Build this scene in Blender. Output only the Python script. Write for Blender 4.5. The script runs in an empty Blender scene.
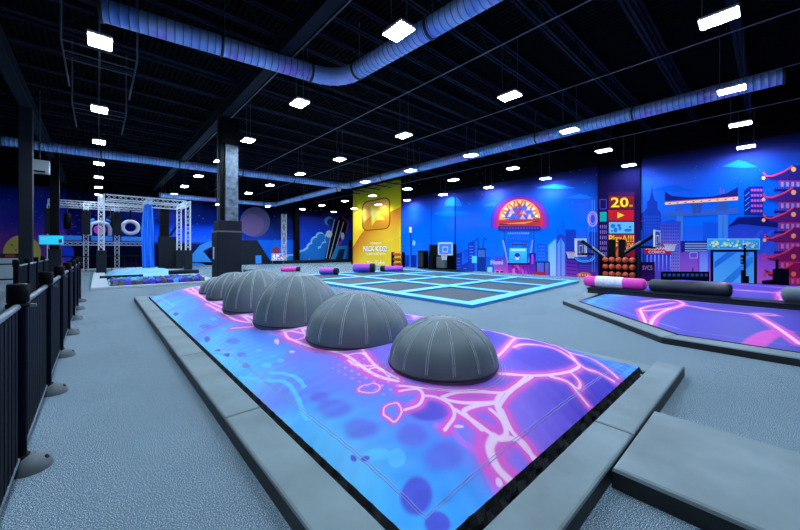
import bpy, bmesh, math, random
import numpy as np
from mathutils import Vector, Matrix
PI = math.pi
random.seed(7)
scene = bpy.context.scene
COL = scene.collection

# ------------------------------------------------------------------ survey
F, EYE, HY = 335.2, 1.5, 249.0
TH = math.atan2(302, 335.2)                    # camera heading, turned to the right of +Y
CT, ST = math.cos(TH), math.sin(TH)
def ray(px, py):
    a = (px - 400) / F
    return (a * CT + ST, -a * ST + CT, (HY - py) / F)
def atz(px, py, z=0.0):
    r = ray(px, py); t = (z - EYE) / r[2]; return Vector((r[0] * t, r[1] * t, z))
def atX(px, py, X):
    r = ray(px, py); t = X / r[0]; return Vector((X, r[1] * t, EYE + r[2] * t))
def atY(px, py, Y):
    r = ray(px, py); t = Y / r[1]; return Vector((r[0] * t, Y, EYE + r[2] * t))

def lin(c):
    out = []
    for v in c[:3]:
        v = v / 255.0
        out.append(v / 12.92 if v <= 0.04045 else ((v + 0.055) / 1.055) ** 2.4)
    return tuple(out)

# ------------------------------------------------------------------ materials
def mat(name, rgb, rough=0.6, metal=0.0, var=0.0, vscale=8.0, bump=0.0, bscale=40.0, spec=0.5, aniso=None, coat=0.0):
    m = bpy.data.materials.new(name); m.use_nodes = True
    nt = m.node_tree; b = nt.nodes['Principled BSDF']
    b.inputs['Roughness'].default_value = rough; b.inputs['Metallic'].default_value = metal
    b.inputs['Specular IOR Level'].default_value = spec
    if coat: b.inputs['Coat Weight'].default_value = coat
    c = lin(rgb)
    tc = nt.nodes.new('ShaderNodeTexCoord')
    if var:
        n = nt.nodes.new('ShaderNodeTexNoise'); n.inputs['Scale'].default_value = vscale; n.inputs['Detail'].default_value = 4
        nt.links.new(tc.outputs['Object'], n.inputs['Vector'])
        r = nt.nodes.new('ShaderNodeValToRGB')
        r.color_ramp.elements[0].position = 0.3; r.color_ramp.elements[1].position = 0.7
        r.color_ramp.elements[0].color = tuple(x * (1 - var) for x in c) + (1,)
        r.color_ramp.elements[1].color = tuple(min(1, x * (1 + var)) for x in c) + (1,)
        nt.links.new(n.outputs['Fac'], r.inputs['Fac']); nt.links.new(r.outputs['Color'], b.inputs['Base Color'])
    else:
        b.inputs['Base Color'].default_value = c + (1,)
    if bump:
        n2 = nt.nodes.new('ShaderNodeTexNoise'); n2.inputs['Scale'].default_value = bscale; n2.inputs['Detail'].default_value = 5
        nt.links.new(tc.outputs['Object'], n2.inputs['Vector'])
        bp = nt.nodes.new('ShaderNodeBump'); bp.inputs['Strength'].default_value = bump; bp.inputs['Distance'].default_value = 0.02
        nt.links.new(n2.outputs['Fac'], bp.inputs['Height']); nt.links.new(bp.outputs['Normal'], b.inputs['Normal'])
    return m
def emit(name, rgb, strength):
    m = bpy.data.materials.new(name); m.use_nodes = True
    b = m.node_tree.nodes['Principled BSDF']
    b.inputs['Base Color'].default_value = lin(rgb) + (1,)
    b.inputs['Emission Color'].default_value = lin(rgb) + (1,); b.inputs['Emission Strength'].default_value = strength
    return m
def printed(name, rough=0.6, bump=0.0, bscale=30.0, spec=0.4):
    """ink printed on vinyl: the colours of the design are stored with the mesh"""
    m = bpy.data.materials.new(name); m.use_nodes = True
    nt = m.node_tree; b = nt.nodes['Principled BSDF']
    a = nt.nodes.new('ShaderNodeAttribute'); a.attribute_name = 'ink'
    nt.links.new(a.outputs['Color'], b.inputs['Base Color'])
    b.inputs['Roughness'].default_value = rough; b.inputs['Specular IOR Level'].default_value = spec
    if bump:
        tc = nt.nodes.new('ShaderNodeTexCoord')
        n2 = nt.nodes.new('ShaderNodeTexNoise'); n2.inputs['Scale'].default_value = bscale; n2.inputs['Detail'].default_value = 3
        nt.links.new(tc.outputs['Object'], n2.inputs['Vector'])
        bp = nt.nodes.new('ShaderNodeBump'); bp.inputs['Strength'].default_value = bump; bp.inputs['Distance'].default_value = 0.03
        nt.links.new(n2.outputs['Fac'], bp.inputs['Height']); nt.links.new(bp.outputs['Normal'], b.inputs['Normal'])
    return m
def carpet_mat():
    m = bpy.data.materials.new('speckled_carpet'); m.use_nodes = True
    nt = m.node_tree; b = nt.nodes['Principled BSDF']; b.inputs['Roughness'].default_value = 0.95
    b.inputs['Specular IOR Level'].default_value = 0.15
    tc = nt.nodes.new('ShaderNodeTexCoord')
    n = nt.nodes.new('ShaderNodeTexNoise'); n.inputs['Scale'].default_value = 185; n.inputs['Detail'].default_value = 2
    r = nt.nodes.new('ShaderNodeValToRGB'); e = r.color_ramp.elements
    e[0].position = 0.38; e[0].color = lin((40, 64, 84)) + (1,)
    e[1].position = 0.50; e[1].color = lin((104, 136, 154)) + (1,)
    e2 = e.new(0.585); e2.color = lin((140, 168, 184)) + (1,)
    e3 = e.new(0.645); e3.color = lin((252, 254, 255)) + (1,)
    n3 = nt.nodes.new('ShaderNodeTexNoise'); n3.inputs['Scale'].default_value = 0.9; n3.inputs['Detail'].default_value = 5
    mx = nt.nodes.new('ShaderNodeMixRGB'); mx.blend_type = 'MULTIPLY'; mx.inputs['Fac'].default_value = 0.35
    for x in (n, n3): nt.links.new(tc.outputs['Object'], x.inputs['Vector'])
    nt.links.new(n.outputs['Fac'], r.inputs['Fac']); nt.links.new(r.outputs['Color'], mx.inputs['Color1'])
    nt.links.new(n3.outputs['Fac'], mx.inputs['Color2']); nt.links.new(mx.outputs['Color'], b.inputs['Base Color'])
    bp = nt.nodes.new('ShaderNodeBump'); bp.inputs['Strength'].default_value = 0.12; bp.inputs['Distance'].default_value = 0.002
    nt.links.new(n.outputs['Fac'], bp.inputs['Height']); nt.links.new(bp.outputs['Normal'], b.inputs['Normal'])
    return m
def duct_mat():
    m = mat('light_tinted_galvanised_duct', (150, 186, 240), 0.4, metal=0.35)
    nt = m.node_tree; b = nt.nodes['Principled BSDF']; tc = nt.nodes.new('ShaderNodeTexCoord')
    n = nt.nodes.new('ShaderNodeTexNoise'); n.inputs['Scale'].default_value = 1.1; n.inputs['Detail'].default_value = 3
    r = nt.nodes.new('ShaderNodeValToRGB'); e = r.color_ramp.elements
    e[0].position = .32; e[0].color = lin((104, 160, 240)) + (1,); e[1].position = .5; e[1].color = lin((150, 196, 245)) + (1,)
    e2 = e.new(.62); e2.color = lin((150, 140, 235)) + (1,); e3 = e.new(.74); e3.color = lin((190, 205, 235)) + (1,)  # blue and violet cast of the lighting painted into the metal colour
    nt.links.new(tc.outputs['Object'], n.inputs['Vector']); nt.links.new(n.outputs['Fac'], r.inputs['Fac']); nt.links.new(r.outputs['Color'], b.inputs['Base Color'])
    return m
def deck_mat():
    m = mat('black_roof_deck', (2, 4, 7), 0.9, spec=0.05)
    nt = m.node_tree; b = nt.nodes['Principled BSDF']
    tc = nt.nodes.new('ShaderNodeTexCoord'); w = nt.nodes.new('ShaderNodeTexWave')
    w.bands_direction = 'X'; w.inputs['Scale'].default_value = 2.1
    nt.links.new(tc.outputs['Object'], w.inputs['Vector'])
    bp = nt.nodes.new('ShaderNodeBump'); bp.inputs['Strength'].default_value = 1.0; bp.inputs['Distance'].default_value = 0.05
    nt.links.new(w.outputs['Fac'], bp.inputs['Height']); nt.links.new(bp.outputs['Normal'], b.inputs['Normal'])
    return m

M = dict(
    carpet=carpet_mat(), deck=deck_mat(),
    wall=mat('black_wall_paint', (5, 6, 12), 0.9, spec=0.05, var=0.15, vscale=1.5),
    steel=mat('black_joist_paint', (9, 16, 38), 0.7, var=0.2, vscale=3, spec=0.1),
    girder=mat('dark_girder_paint', (14, 24, 36), 0.7, var=0.15, vscale=2, spec=0.12),
    pad=mat('charcoal_vinyl_pad', (110, 130, 136), 0.55, var=0.22, vscale=2.2, bump=0.06, bscale=12),
    padside=mat('black_vinyl_edge', (22, 25, 30), 0.5),
    net=mat('black_ruched_netting', (36, 40, 44), 0.7, var=0.5, vscale=14, bump=0.6, bscale=18),
    dome=mat('dark_grey_dome_vinyl', (100, 116, 124), 0.5, var=0.12, vscale=3.0, bump=0.08, bscale=9),
    seam=mat('pale_stitch', (170, 184, 190), 0.6, var=0.25, vscale=20),
    seamwhite=mat('white_stitch', (160, 160, 225), 0.6),
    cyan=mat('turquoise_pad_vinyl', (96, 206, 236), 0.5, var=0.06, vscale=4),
    bed=mat('dark_trampoline_mesh', (66, 78, 88), 0.8, var=0.12, vscale=60),
    blackmetal=mat('black_powder_coat', (5, 7, 12), 0.5, spec=0.08),
    fence=mat('navy_black_fence_coat', (3, 6, 18), 0.5, spec=0.03),
    railtop=mat('worn_grey_rail', (120, 132, 142), 0.35, metal=0.6),
    footgrey=mat('grey_plastic_foot', (88, 97, 102), 0.55, var=0.1, vscale=20),
    alu=mat('silver_truss_aluminium', (222, 230, 238), 0.4),
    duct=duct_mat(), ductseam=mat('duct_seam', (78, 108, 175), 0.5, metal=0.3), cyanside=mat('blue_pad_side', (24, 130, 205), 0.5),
    band=mat('dark_duct_band', (40, 48, 60), 0.5, metal=0.4),
    rod=mat('thin_grey_rod', (46, 56, 72), 0.6),
    conduit=mat('grey_conduit', (120, 128, 136), 0.4, metal=0.4),
    housing=mat('white_light_housing', (200, 205, 210), 0.5),
    lamp=emit('led_diffuser', (214, 234, 255), 90.0),
    wrap=mat('silver_black_wrap', (86, 102, 116), 0.55, var=0.55, vscale=7, bump=0.5, bscale=14, spec=0.3),
    darkpad=mat('dark_slate_vinyl', (24, 31, 41), 0.6, spec=0.15, var=0.1, vscale=4),
    darkwall=mat('slate_partition', (26, 33, 43), 0.7, spec=0.12, var=0.1, vscale=2),
    palefloor=mat('pale_grey_mat', (176, 190, 200), 0.8, var=0.08, vscale=2),
    pink=mat('pink_vinyl', (240, 60, 180), 0.4, var=0.05, vscale=6),
    white=mat('white_vinyl', (222, 222, 235), 0.5, var=0.2, vscale=16),
    blackvinyl=mat('black_vinyl_roll', (34, 42, 50), 0.42, var=0.12, vscale=5),
    ball=mat('orange_rubber', (216, 84, 50), 0.6, bump=0.1, bscale=200),
    ballseam=mat('black_rubber_seam', (40, 20, 16), 0.6),
    silk=mat('blue_silk', (40, 140, 255), 0.5, var=0.08, vscale=4),
    bluepad=mat('blue_vinyl_platform', (30, 135, 245), 0.5),
    lightblue=mat('pale_blue_airbag', (125, 195, 238), 0.6, var=0.18, vscale=2.5),
    cubeP=mat('purple_foam', (84, 78, 215), 0.9, var=0.1), cubeB=mat('sky_blue_foam', (80, 180, 245), 0.9, var=0.1),
    cubeK=mat('charcoal_foam', (96, 102, 110), 0.9, var=0.1),
    clear=mat('pale_backboard', (70, 110, 190), 0.25), rim=mat('orange_red_rim', (225, 60, 40), 0.4),
    cord=mat('white_net_cord', (225, 228, 232), 0.8), redsign=mat('dark_red_sign', (120, 24, 52), 0.5),
    dooredge=mat('pale_door', (150, 165, 172), 0.6), shade=mat('grey_box', (90, 100, 108), 0.6),
    ink=printed('printed_mural', 0.8, spec=0.0), inkbag=printed('printed_airbag_cover', 0.5, bump=0.10, bscale=2.2, spec=0.12),
    inkroll=printed('printed_roll_cover', 0.5),
)

# ------------------------------------------------------------------ mesh building
class MB:
    def __init__(s): s.v = []; s.f = []; s.mi = []; s.c = []; s.sm = []
    def add(s, vs, fs, mi=0, col=None, smooth=False):
        o = len(s.v); s.v += [tuple(p) for p in vs]
        for f in fs:
            s.f.append(tuple(i + o for i in f)); s.mi.append(mi); s.sm.append(smooth)
            if col is None: s.c.append([(1, 1, 1)] * len(f))
            elif isinstance(col[0], (int, float)): s.c.append([col] * len(f))
            else: s.c.append([col[i] for i in f])
        return s
    def box(s, c, d, mi=0, rz=0, bevel=0.0, col=None, R=None):
        x, y, z = [q / 2 for q in d]
        if bevel:
            bm = bmesh.new(); bmesh.ops.create_cube(bm, size=1)
            for v in bm.verts: v.co = Vector((v.co.x * d[0], v.co.y * d[1], v.co.z * d[2]))
            bmesh.ops.bevel(bm, geom=bm.edges[:], offset=bevel, segments=2, profile=0.6, affect='EDGES')
            bm.verts.index_update(); vs = [v.co.copy() for v in bm.verts]; fs = [[v.index for v in f.verts] for f in bm.faces]; bm.free()
        else:
            vs = [Vector(p) for p in ((-x,-y,-z),(x,-y,-z),(x,y,-z),(-x,y,-z),(-x,-y,z),(x,-y,z),(x,y,z),(-x,y,z))]
            fs = [(0,3,2,1),(4,5,6,7),(0,1,5,4),(1,2,6,5),(2,3,7,6),(3,0,4,7)]
        Rm = R if R is not None else Matrix.Rotation(rz, 3, 'Z')
        return s.add([Rm @ p + Vector(c) for p in vs], fs, mi, col, bool(bevel) and False)
    def tube(s, path, r, n=10, mi=0, caps=True, col=None, smooth=True):
        path = [Vector(p) for p in path]; rs = r if isinstance(r, (list, tuple)) else [r] * len(path)
        vs = []; fs = []; up = None
        for i, p in enumerate(path):
            d = (path[min(i + 1, len(path) - 1)] - path[max(i - 1, 0)]).normalized()
            if up is None:
                up = Vector((0, 0, 1)) if abs(d.z) < 0.9 else Vector((1, 0, 0))
            a = d.cross(up).normalized(); b = a.cross(d).normalized(); up = b
            for k in range(n):
                t = 2 * PI * k / n; vs.append(p + (a * math.cos(t) + b * math.sin(t)) * rs[i])
        for i in range(len(path) - 1):
            for k in range(n):
                k2 = (k + 1) % n; fs.append((i * n + k, i * n + k2, (i + 1) * n + k2, (i + 1) * n + k))
        s.add(vs, fs, mi, col, smooth)
        if caps:
            e = (len(path) - 1) * n
            s.add(vs[:n], [tuple(range(n))[::-1]], mi, col); s.add(vs[e:], [tuple(range(n))], mi, col)
        return s
    def lathe(s, prof, n=24, mi=0, c=(0, 0, 0), col=None, fr=None):
        vs = []; fs = []; c = Vector(c)
        for (r, z) in prof:
            for k in range(n):
                t = 2 * PI * k / n; q = r * (fr(t) if fr else 1); vs.append(c + Vector((q * math.cos(t), q * math.sin(t), z)))
        for i in range(len(prof) - 1):
            for k in range(n):
                k2 = (k + 1) % n; fs.append((i * n + k, i * n + k2, (i + 1) * n + k2, (i + 1) * n + k))
        return s.add(vs, fs, mi, col, True)
    def sphere(s, c, r, n=16, mi=0):
        return s.lathe([(max(1e-4, r * math.sin(PI * i / n)), -r * math.cos(PI * i / n)) for i in range(n + 1)], 2 * n, mi, c)
    def truss(s, a, b, w, step=None, r=0.025, mi=0):
        a, b = Vector(a), Vector(b); d = b - a; L = d.length; d.normalize()
        u = Vector((0, 0, 1)) if abs(d.z) < 0.9 else Vector((1, 0, 0))
        p = d.cross(u).normalized() * w / 2; q = d.cross(p).normalized() * w / 2
        cs = [p + q, p - q, -p - q, -p + q]
        for k in cs: s.tube([a + k, b + k], r, 6, mi)
        n = max(2, round(L / (step or w)))
        for i in range(n):
            t0 = a + d * (L * i / n); t1 = a + d * (L * (i + 1) / n)
            for k in range(4):
                e0, e1 = cs[k], cs[(k + 1) % 4]
                s.tube([t0 + (e0 if (i + k) % 2 else e1), t1 + (e1 if (i + k) % 2 else e0)], r * 0.6, 5, mi)
        return s
    def build(s, name, mats, parent=None, loc=None):
        me = bpy.data.meshes.new(name); vs = s.v
        if loc is not None: vs = [(p[0] - loc[0], p[1] - loc[1], p[2] - loc[2]) for p in s.v]
        me.from_pydata(vs, [], s.f); me.update()
        if not isinstance(mats, (list, tuple)): mats = [mats]
        for m in mats: me.materials.append(m)
        me.polygons.foreach_set('material_index', s.mi); me.polygons.foreach_set('use_smooth', s.sm)
        if any(m.name.startswith('printed') for m in mats):
            at = me.color_attributes.new('ink', 'FLOAT_COLOR', 'CORNER')
            flat = []
            for cc in s.c:
                for c in cc: flat += [c[0], c[1], c[2], 1.0]
            at.data.foreach_set('color', flat)
        o = bpy.data.objects.new(name, me); COL.objects.link(o)
        if parent is not None: o.parent = parent
        if loc is not None: o.location = loc
        return o

def tag(o, label=None, cat=None, group=None, kind=None):
    if label: o['label'] = label
    if cat: o['category'] = cat
    if group: o['group'] = group
    if kind: o['kind'] = kind
    return o
def thing(name, label, cat, loc=(0, 0, 0), rz=0, group=None):
    o = bpy.data.objects.new(name, None); COL.objects.link(o); o.empty_display_size = 0.2
    o.location = loc; o.rotation_euler = (0, 0, rz); return tag(o, label, cat, group)
KIDS = {}
def dup(root, loc, rz=None, label=None, group=None):
    r = root.copy(); COL.objects.link(r); r.location = loc
    if rz is not None: r.rotation_euler = (0, 0, rz)
    if label: r['label'] = label
    if group: r['group'] = group
    for ch in [o for o in COL.objects if o.parent == root]:
        c = ch.copy(); COL.objects.link(c); c.parent = r
        for g in [o for o in COL.objects if o.parent == ch]:
            d = g.copy(); COL.objects.link(d); d.parent = c
    return r
def struct(name, mb, m): return tag(mb.build(name, m), kind='structure')

_TX = {}
def text_geo(s):
    if s not in _TX:
        cu = bpy.data.curves.new('lettering', 'FONT'); cu.body = s; cu.resolution_u = 2; cu.offset = 0.018
        ob = bpy.data.objects.new('lettering', cu); COL.objects.link(ob)
        dg = bpy.context.evaluated_depsgraph_get(); me = bpy.data.meshes.new_from_object(ob.evaluated_get(dg))
        vs = [(v.co.x, v.co.y) for v in me.vertices]; fs = [tuple(p.vertices) for p in me.polygons]
        bpy.data.objects.remove(ob); bpy.data.curves.remove(cu); bpy.data.meshes.remove(me)
        xs = [v[0] for v in vs]; ys = [v[1] for v in vs]
        vs = [((v[0] - min(xs)) / (max(xs) - min(xs)), (v[1] - min(ys)) / (max(ys) - min(ys))) for v in vs]
        _TX[s] = (vs, fs)
    return _TX[s]

# ------------------------------------------------------------------ room
WX, WY, H = 19.0, 35.0, 7.5           # mural wall, far wall, roof deck
X0, Y0 = -9.0, -4.0
JY, XR = 28.45, 24.2                     # beyond the yellow banner the hall widens
q = MB().box(((X0 + XR) / 2, (Y0 + WY) / 2, -0.1), (XR - X0 + .6, WY - Y0 + .6, 0.2)); struct('floor', q, M['carpet'])
q = MB().box(((X0 + XR) / 2, (Y0 + WY) / 2, H + 0.1), (XR - X0 + .6, WY - Y0 + .6, 0.2)); struct('ceiling', q, M['deck'])
g = MB().box((WX + 0.15, (Y0 - .3 + JY) / 2, H / 2), (0.3, JY - Y0 + .3, H)); g.box(((WX + .3 + XR + .3) / 2, JY - .15, H / 2), (XR - WX, .3, H)); g.box((XR + .15, (JY + WY + .3) / 2, H / 2), (.3, WY - JY + .3, H))
struct('wall_right', g, M['wall'])
struct('wall_back', MB().box(((X0 + XR) / 2, WY + 0.15, H / 2), (XR - X0, 0.3, H)), M['wall'])
struct('wall_left', MB().box((X0 - 0.15, (Y0 + WY) / 2, H / 2), (0.3, WY - Y0 + .6, H)), M['wall'])
struct('wall_near', MB().box(((X0 + WX) / 2, Y0 - 0.15, H / 2), (WX - X0, 0.3, H)), M['wall'])
# bar joists
jb, jt = 6.87, 7.44
q = MB()
for z in (jb, jt):
    for s in (-0.05, 0.05): q.box(((X0 + WX) / 2, s, z), (WX - X0, 0.06, 0.05))
n = 44
for i in range(n):
    xa = X0 + (WX - X0) * i / n; xb = X0 + (WX - X0) * (i + 1) / n
    q.tube([(xa, 0, jb if i % 2 else jt), (xb, 0, jt if i % 2 else jb)], 0.016, 5, 0, False)
j0 = struct('roof_joist', q, M['steel']); k = 0
for i in range(-7, 18):
    y = 8.35 + 1.55 * i
    if y > WY - 0.3 or y < Y0 + 0.3: continue
    o = j0 if k == 0 else j0.copy()
    if k: COL.objects.link(o)
    o.location = (0, y, 0); k += 1
def girder(x):
    g = MB()
    g.box((x, (Y0 + WY) / 2, 6.43), (0.28, WY - Y0, 0.04)); g.box((x, (Y0 + WY) / 2, 6.82), (0.28, WY - Y0, 0.04))
    g.box((x, (Y0 + WY) / 2, 6.625), (0.03, WY - Y0, 0.35)); struct('roof_girder', g, M['girder'])
for x in (3.5, -1.86): girder(x)

# columns
t = thing('padded_column', 'silver wrapped steel column rising from a tall black padded base behind the domes', 'column', (3.62, 13.8, 0))
g = MB().box((0.12, 0, 2.7), (0.44, 0.44, 5.4)); g.build('wrapped_post', M['wrap'], t)
MB().box((0.06, 0, 5.9), (0.6, 0.5, 1.0)).build('upper_post', M['blackmetal'], t)
MB().box((-0.19, -0.02, 2.7), (0.14, 0.2, 5.4)).build('dark_pipe_chase', M['blackmetal'], t)
MB().tube([(-0.32, -0.02, 0.0), (-0.32, -0.02, 6.4)], 0.025, 8).build('conduit', M['rod'], t)
MB().box((0, 0, 1.06), (0.84, 0.84, 2.12), bevel=0.03).build('base_pad', M['darkpad'], t)
MB().box((0, 0, 2.145), (0.86, 0.86, 0.05), bevel=0.015).build('strap', M['shade'], t)
MB().box((0.03, 0, 2.36), (0.78, 0.78, 0.38), bevel=0.02).build('upper_pad', M['darkpad'], t)
MB().box((-0.424, 0.1, 1.35), (0.012, 0.16, 0.45)).build('notice', M['white'], t)
t = thing('steel_column', 'plain dark square column on the left behind the fence', 'column', (-1.86, 17.4, 0))
MB().box((0, 0, 3.2), (0.33, 0.33, 6.41), bevel=0.02).build('post', M['darkpad'], t)
MB().box((0, 0, 0.15), (0.6, 0.6, 0.3), bevel=0.02).build('base', M['blackmetal'], t)
t = thing('steel_column', 'slim dark column further back, beside the cyan screen', 'column', (-1.75, 26.2, 0))
MB().box((0, 0, 3.4), (0.36, 0.36, 6.85)).build('post', M['blackmetal'], t)
MB().box((0, 0, 0.75), (0.5, 0.5, 1.5)).build('pad', M['darkpad'], t)

# ------------------------------------------------------------------ lights
LX = [0.03, 3.98, 7.75, 11.45, 14.8, 18.25]
LYA = [0.6, 4.45, 8.4, 12.5, 16.3, 20.4, 24.3, 28.3, 32.2]; LYB = [0.66, 4.43, 8.33, 11.95, 15.7, 19.4, 23.1, 26.8, 30.6]
ROW = ['in the row above the left walkway and fence', 'in the row above the grey domes', 'in the row over the middle aisle',
       'in the row over the trampoline court', 'in the row beside the long blue duct', 'in the row close along the city mural']
FIRST = [2, 1, 0, 0, 0, 0]
ORD = ['nearest', 'second nearest', 'third nearest', 'fourth nearest', 'fifth nearest', 'sixth nearest', 'seventh nearest', 'eighth nearest', 'farthest']
LZ, CZ = 5.35, 6.76
lamp0 = None
for i, x in enumerate(LX):
    LY = LYB if i > 2 else LYA
    for j, y in enumerate(LY):
        if j >= FIRST[i]:
            r = j - FIRST[i]; od = 'farthest' if j == len(LY) - 1 else ORD[r]
            lab = od + ' hanging LED light ' + ROW[i]
        else: lab = 'LED light out of view overhead, ' + ('second ' if j else 'first ') + ROW[i]
        if lamp0 is None:
            lamp0 = thing('ceiling_light', lab, 'light', (x, y, LZ), 0, 'hanging LED lights')
            MB().box((0, 0, 0.045), (0.35, 0.50, 0.05), bevel=0.01).build('housing', M['housing'], lamp0)
            MB().box((0, 0, 0.013), (0.325, 0.47, 0.014)).build('diffuser', M['lamp'], lamp0)
            for s in (-1, 1):
                MB().tube([(0, s * 0.21, 0.07), (0, s * 0.21, CZ - LZ)], 0.008, 6).build('hanger_rod', M['rod'], lamp0)
        else:
            dup(lamp0, (x, y, LZ), 0, lab)
    c = MB().tube([(x, Y0 + 0.1, CZ + 0.015), (x, WY - 0.1, CZ + 0.015)], 0.016, 8)
    tag(c.build('conduit', M['conduit']), 'thin grey conduit carrying the lights ' + ROW[i], 'conduit', 'light conduits')

# ------------------------------------------------------------------ ducts
def ribbed(p0, p1, r, step=0.15, rib=0.010):
    p0, p1 = Vector(p0), Vector(p1); L = (p1 - p0).length; n = max(1, int(L / step)); path = []; rs = []
    for i in range(n):
        a = p0.lerp(p1, i / n); d = (p1 - p0).normalized()
        path += [a + d * 0.001, a + d * 0.011, a + d * 0.022]; rs += [r, r + rib, r]
    path.append(p1); rs.append(r)
    return path, rs
def duct(label, pts, r, elbow, bands, rods):
    t = thing('air_duct', label, 'duct', (0, 0, 0)); P = [Vector(p) for p in pts]
    ends = [P[0]]
    if len(P) == 3:
        a = (P[0] - P[1]).normalized(); b = (P[2] - P[1]).normalized()
        e0 = P[1] + a * elbow; e1 = P[1] + b * elbow; runs = [(P[0], e0), (e1, P[2])]
        path = []; rs = []
        N = 6
        for i in range(N + 1):
            u = i / N; c = (e0 * (1 - u) ** 2 + P[1] * 2 * u * (1 - u) + e1 * u * u); path.append(c)
        o = MB(); o.tube(path, r + 0.004, 28, 0, False, smooth=True); el = o.build('elbow', M['duct'], t)
        o = MB()
        for i in range(1, N):
            d = (path[i + 1] - path[i - 1]).normalized(); o.tube([path[i] - d * 0.012, path[i] + d * 0.012], r + 0.014, 28)
        o.build('gore_seam', M['duct'], el)
    else: runs = [(P[0], P[1])]
    for (a, b) in runs:
        path, rs = ribbed(a, b, r); d_ = MB(); d_.tube(path, rs, 28, 0, True)
        for k in range(28 * (len(path) - 1)):
            if (k // 28) % 3 < 2: d_.mi[k] = 1
        d_.build('duct_run', [M['duct'], M['ductseam']], t)
        L = (b - a).length; d = (b - a).normalized(); n = max(1, round(L / bands))
        for i in range(n + 1):
            c = a + d * (0.03 + (L - 0.06) * i / n)
            MB().tube([c - d * 0.03, c + d * 0.03], r + 0.022, 28).build('joint_band', M['band'], t)
            if i and i % 2 == 0 or rods:
                c2 = c + d * 0.06 if i < n else c - d * 0.1
                MB().tube([(c2.x, c2.y, c2.z + r), (c2.x, c2.y, H)], 0.012, 6).build('hanger_rod', M['rod'], t)
    return t
zA = 6.25
duct('near round blue metal duct bending overhead above the domes', [(0.02, 8.92, zA), (5.08, 8.2, zA), (5.8, -2.5, zA)], 0.215, .8, 2.6, True)
zB = 6.30
duct('long round blue duct running along the mural wall and turning across the far end', [(14.15, -0.25, zB), (14.15, 21.8, zB), (-6.5, 23.05, zB)], 0.21, 0.8, 3.6, False)
duct('small far round duct low in front of the rocket mural', [(10.5, 17.0, 5.05), (10.5, 26.8, 5.05), (3.0, 27.0, 5.05)], 0.15, 0.8, 4.0, True)

# hanging pipe frames above the left aisle
for (y, lab) in ((9.5, 'hanging pipe frame above the left aisle, nearest of the pair'), (13.4, 'hanging pipe frame above the left aisle, farther of the pair')):
    t = thing('pipe_frame', lab, 'pipe frame', (0.05, y, 0), 0, 'hanging pipe frames')
    for s in (-1, 1):
        MB().tube([(s * 0.6, 0, 7.5), (s * 0.6, 0, 5.7), (s * 0.6, 2.6, 5.7)], 0.018, 8).build('side_rail', M['rod'], t)
    for yy in (0.02, 0.5, 0.9):
        MB().tube([(-0.6, yy, 5.7), (0.6, yy, 5.7)], 0.013, 6).build('cross_bar', M['rod'], t)
t = thing('ceiling_speaker', 'small pale boxed unit hanging high beside the left dark column', 'speaker', tuple(atY(40, 167, 18.5)))
MB().box((0, 0, 0), (0.52, 0.3, 0.5), bevel=0.03).build('cabinet', M['dooredge'], t)
MB().box((0, -0.16, -0.19), (0.3, 0.02, 0.06)).build('grille', M['blackmetal'], t)
z = t.location.z
MB().tube([(0, 0, 0.25), (0, 0, H - z)], 0.02, 6).build('hanger_rod', M['rod'], t)

# ------------------------------------------------------------------ mural painting helpers
class Art:
    """flat printed panel on a wall plane; drawing units are survey units read off the wall"""
    def __init__(s, fn, nrm): s.mb = MB(); s.fn = fn; s.n = Vector(nrm); s.q = []
    def P(s, x, y, l): return s.fn(x, y)
    def put(s, vs, fs, l, c): s.q.append((l, len(s.q), vs, fs, c))
    def finish(s, name, m):
        s.q.sort(key=lambda k: (k[0], k[1])); off = 0.006
        for l, i, vs, fs, c in s.q:
            off += 0.00004; s.mb.add([v + s.n * off for v in vs], fs, 0, c)
        return s.mb.build(name, m)
    def poly(s, pts, col, l=1, col2=None):
        if col2 is None: c = lin(col)
        else:
            ys = [p[1] for p in pts]; a, b = min(ys), max(ys); c = []
            for p in pts:
                u = (p[1] - a) / max(1e-6, b - a); c.append(tuple(np.array(lin(col)) * (1 - u) + np.array(lin(col2)) * u))
        s.put([s.P(p[0], p[1], l) for p in pts], [tuple(range(len(pts)))], l, c)
    def rect(s, x0, y0, x1, y1, col, l=1, col2=None): s.poly([(x0, y0), (x0, y1), (x1, y1), (x1, y0)], col, l, col2)
    def ell(s, cx, cy, rx, ry, col, l=1, a0=0, a1=360, n=28):
        pts = [(cx + rx * math.cos(math.radians(a0 + (a1 - a0) * i / n)), cy - ry * math.sin(math.radians(a0 + (a1 - a0) * i / n))) for i in range(n + (0 if a1 - a0 == 360 else 1))]
        s.poly(pts, col, l)
    def ring(s, cx, cy, rx, ry, w, col, l=1, a0=0, a1=360, n=32, wy=None):
        wy = wy or w
        for i in range(n):
            t0 = math.radians(a0 + (a1 - a0) * i / n); t1 = math.radians(a0 + (a1 - a0) * (i + 1) / n)
            f = lambda t, k: (cx + (rx + k * w) * math.cos(t), cy - (ry + k * wy) * math.sin(t))
            s.poly([f(t0, -.5), f(t1, -.5), f(t1, .5), f(t0, .5)], col, l)
    def line(s, pts, w, col, l=1):
        for (a, b) in zip(pts[:-1], pts[1:]):
            dx, dy = b[0] - a[0], b[1] - a[1]; L = math.hypot(dx, dy) or 1; nx, ny = -dy / L * w / 2, dx / L * w / 2
            s.poly([(a[0] + nx, a[1] + ny), (b[0] + nx, b[1] + ny), (b[0] - nx, b[1] - ny), (a[0] - nx, a[1] - ny)], col, l)
    def text(s, st, x0, y0, x1, y1, col, l=2, dy=0.0):
        vs, fs = text_geo(st)
        s.put([s.P(x0 + (x1 - x0) * v[0], y1 + (y0 - y1) * v[1] + dy * v[0], l) for v in vs], fs, l, lin(col))
    def frame(s, x0, y0, x1, y1, w, col, l=2):
        s.line([(x0, y0), (x1, y0), (x1, y1), (x0, y1), (x0, y0)], w, col, l)

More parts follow.
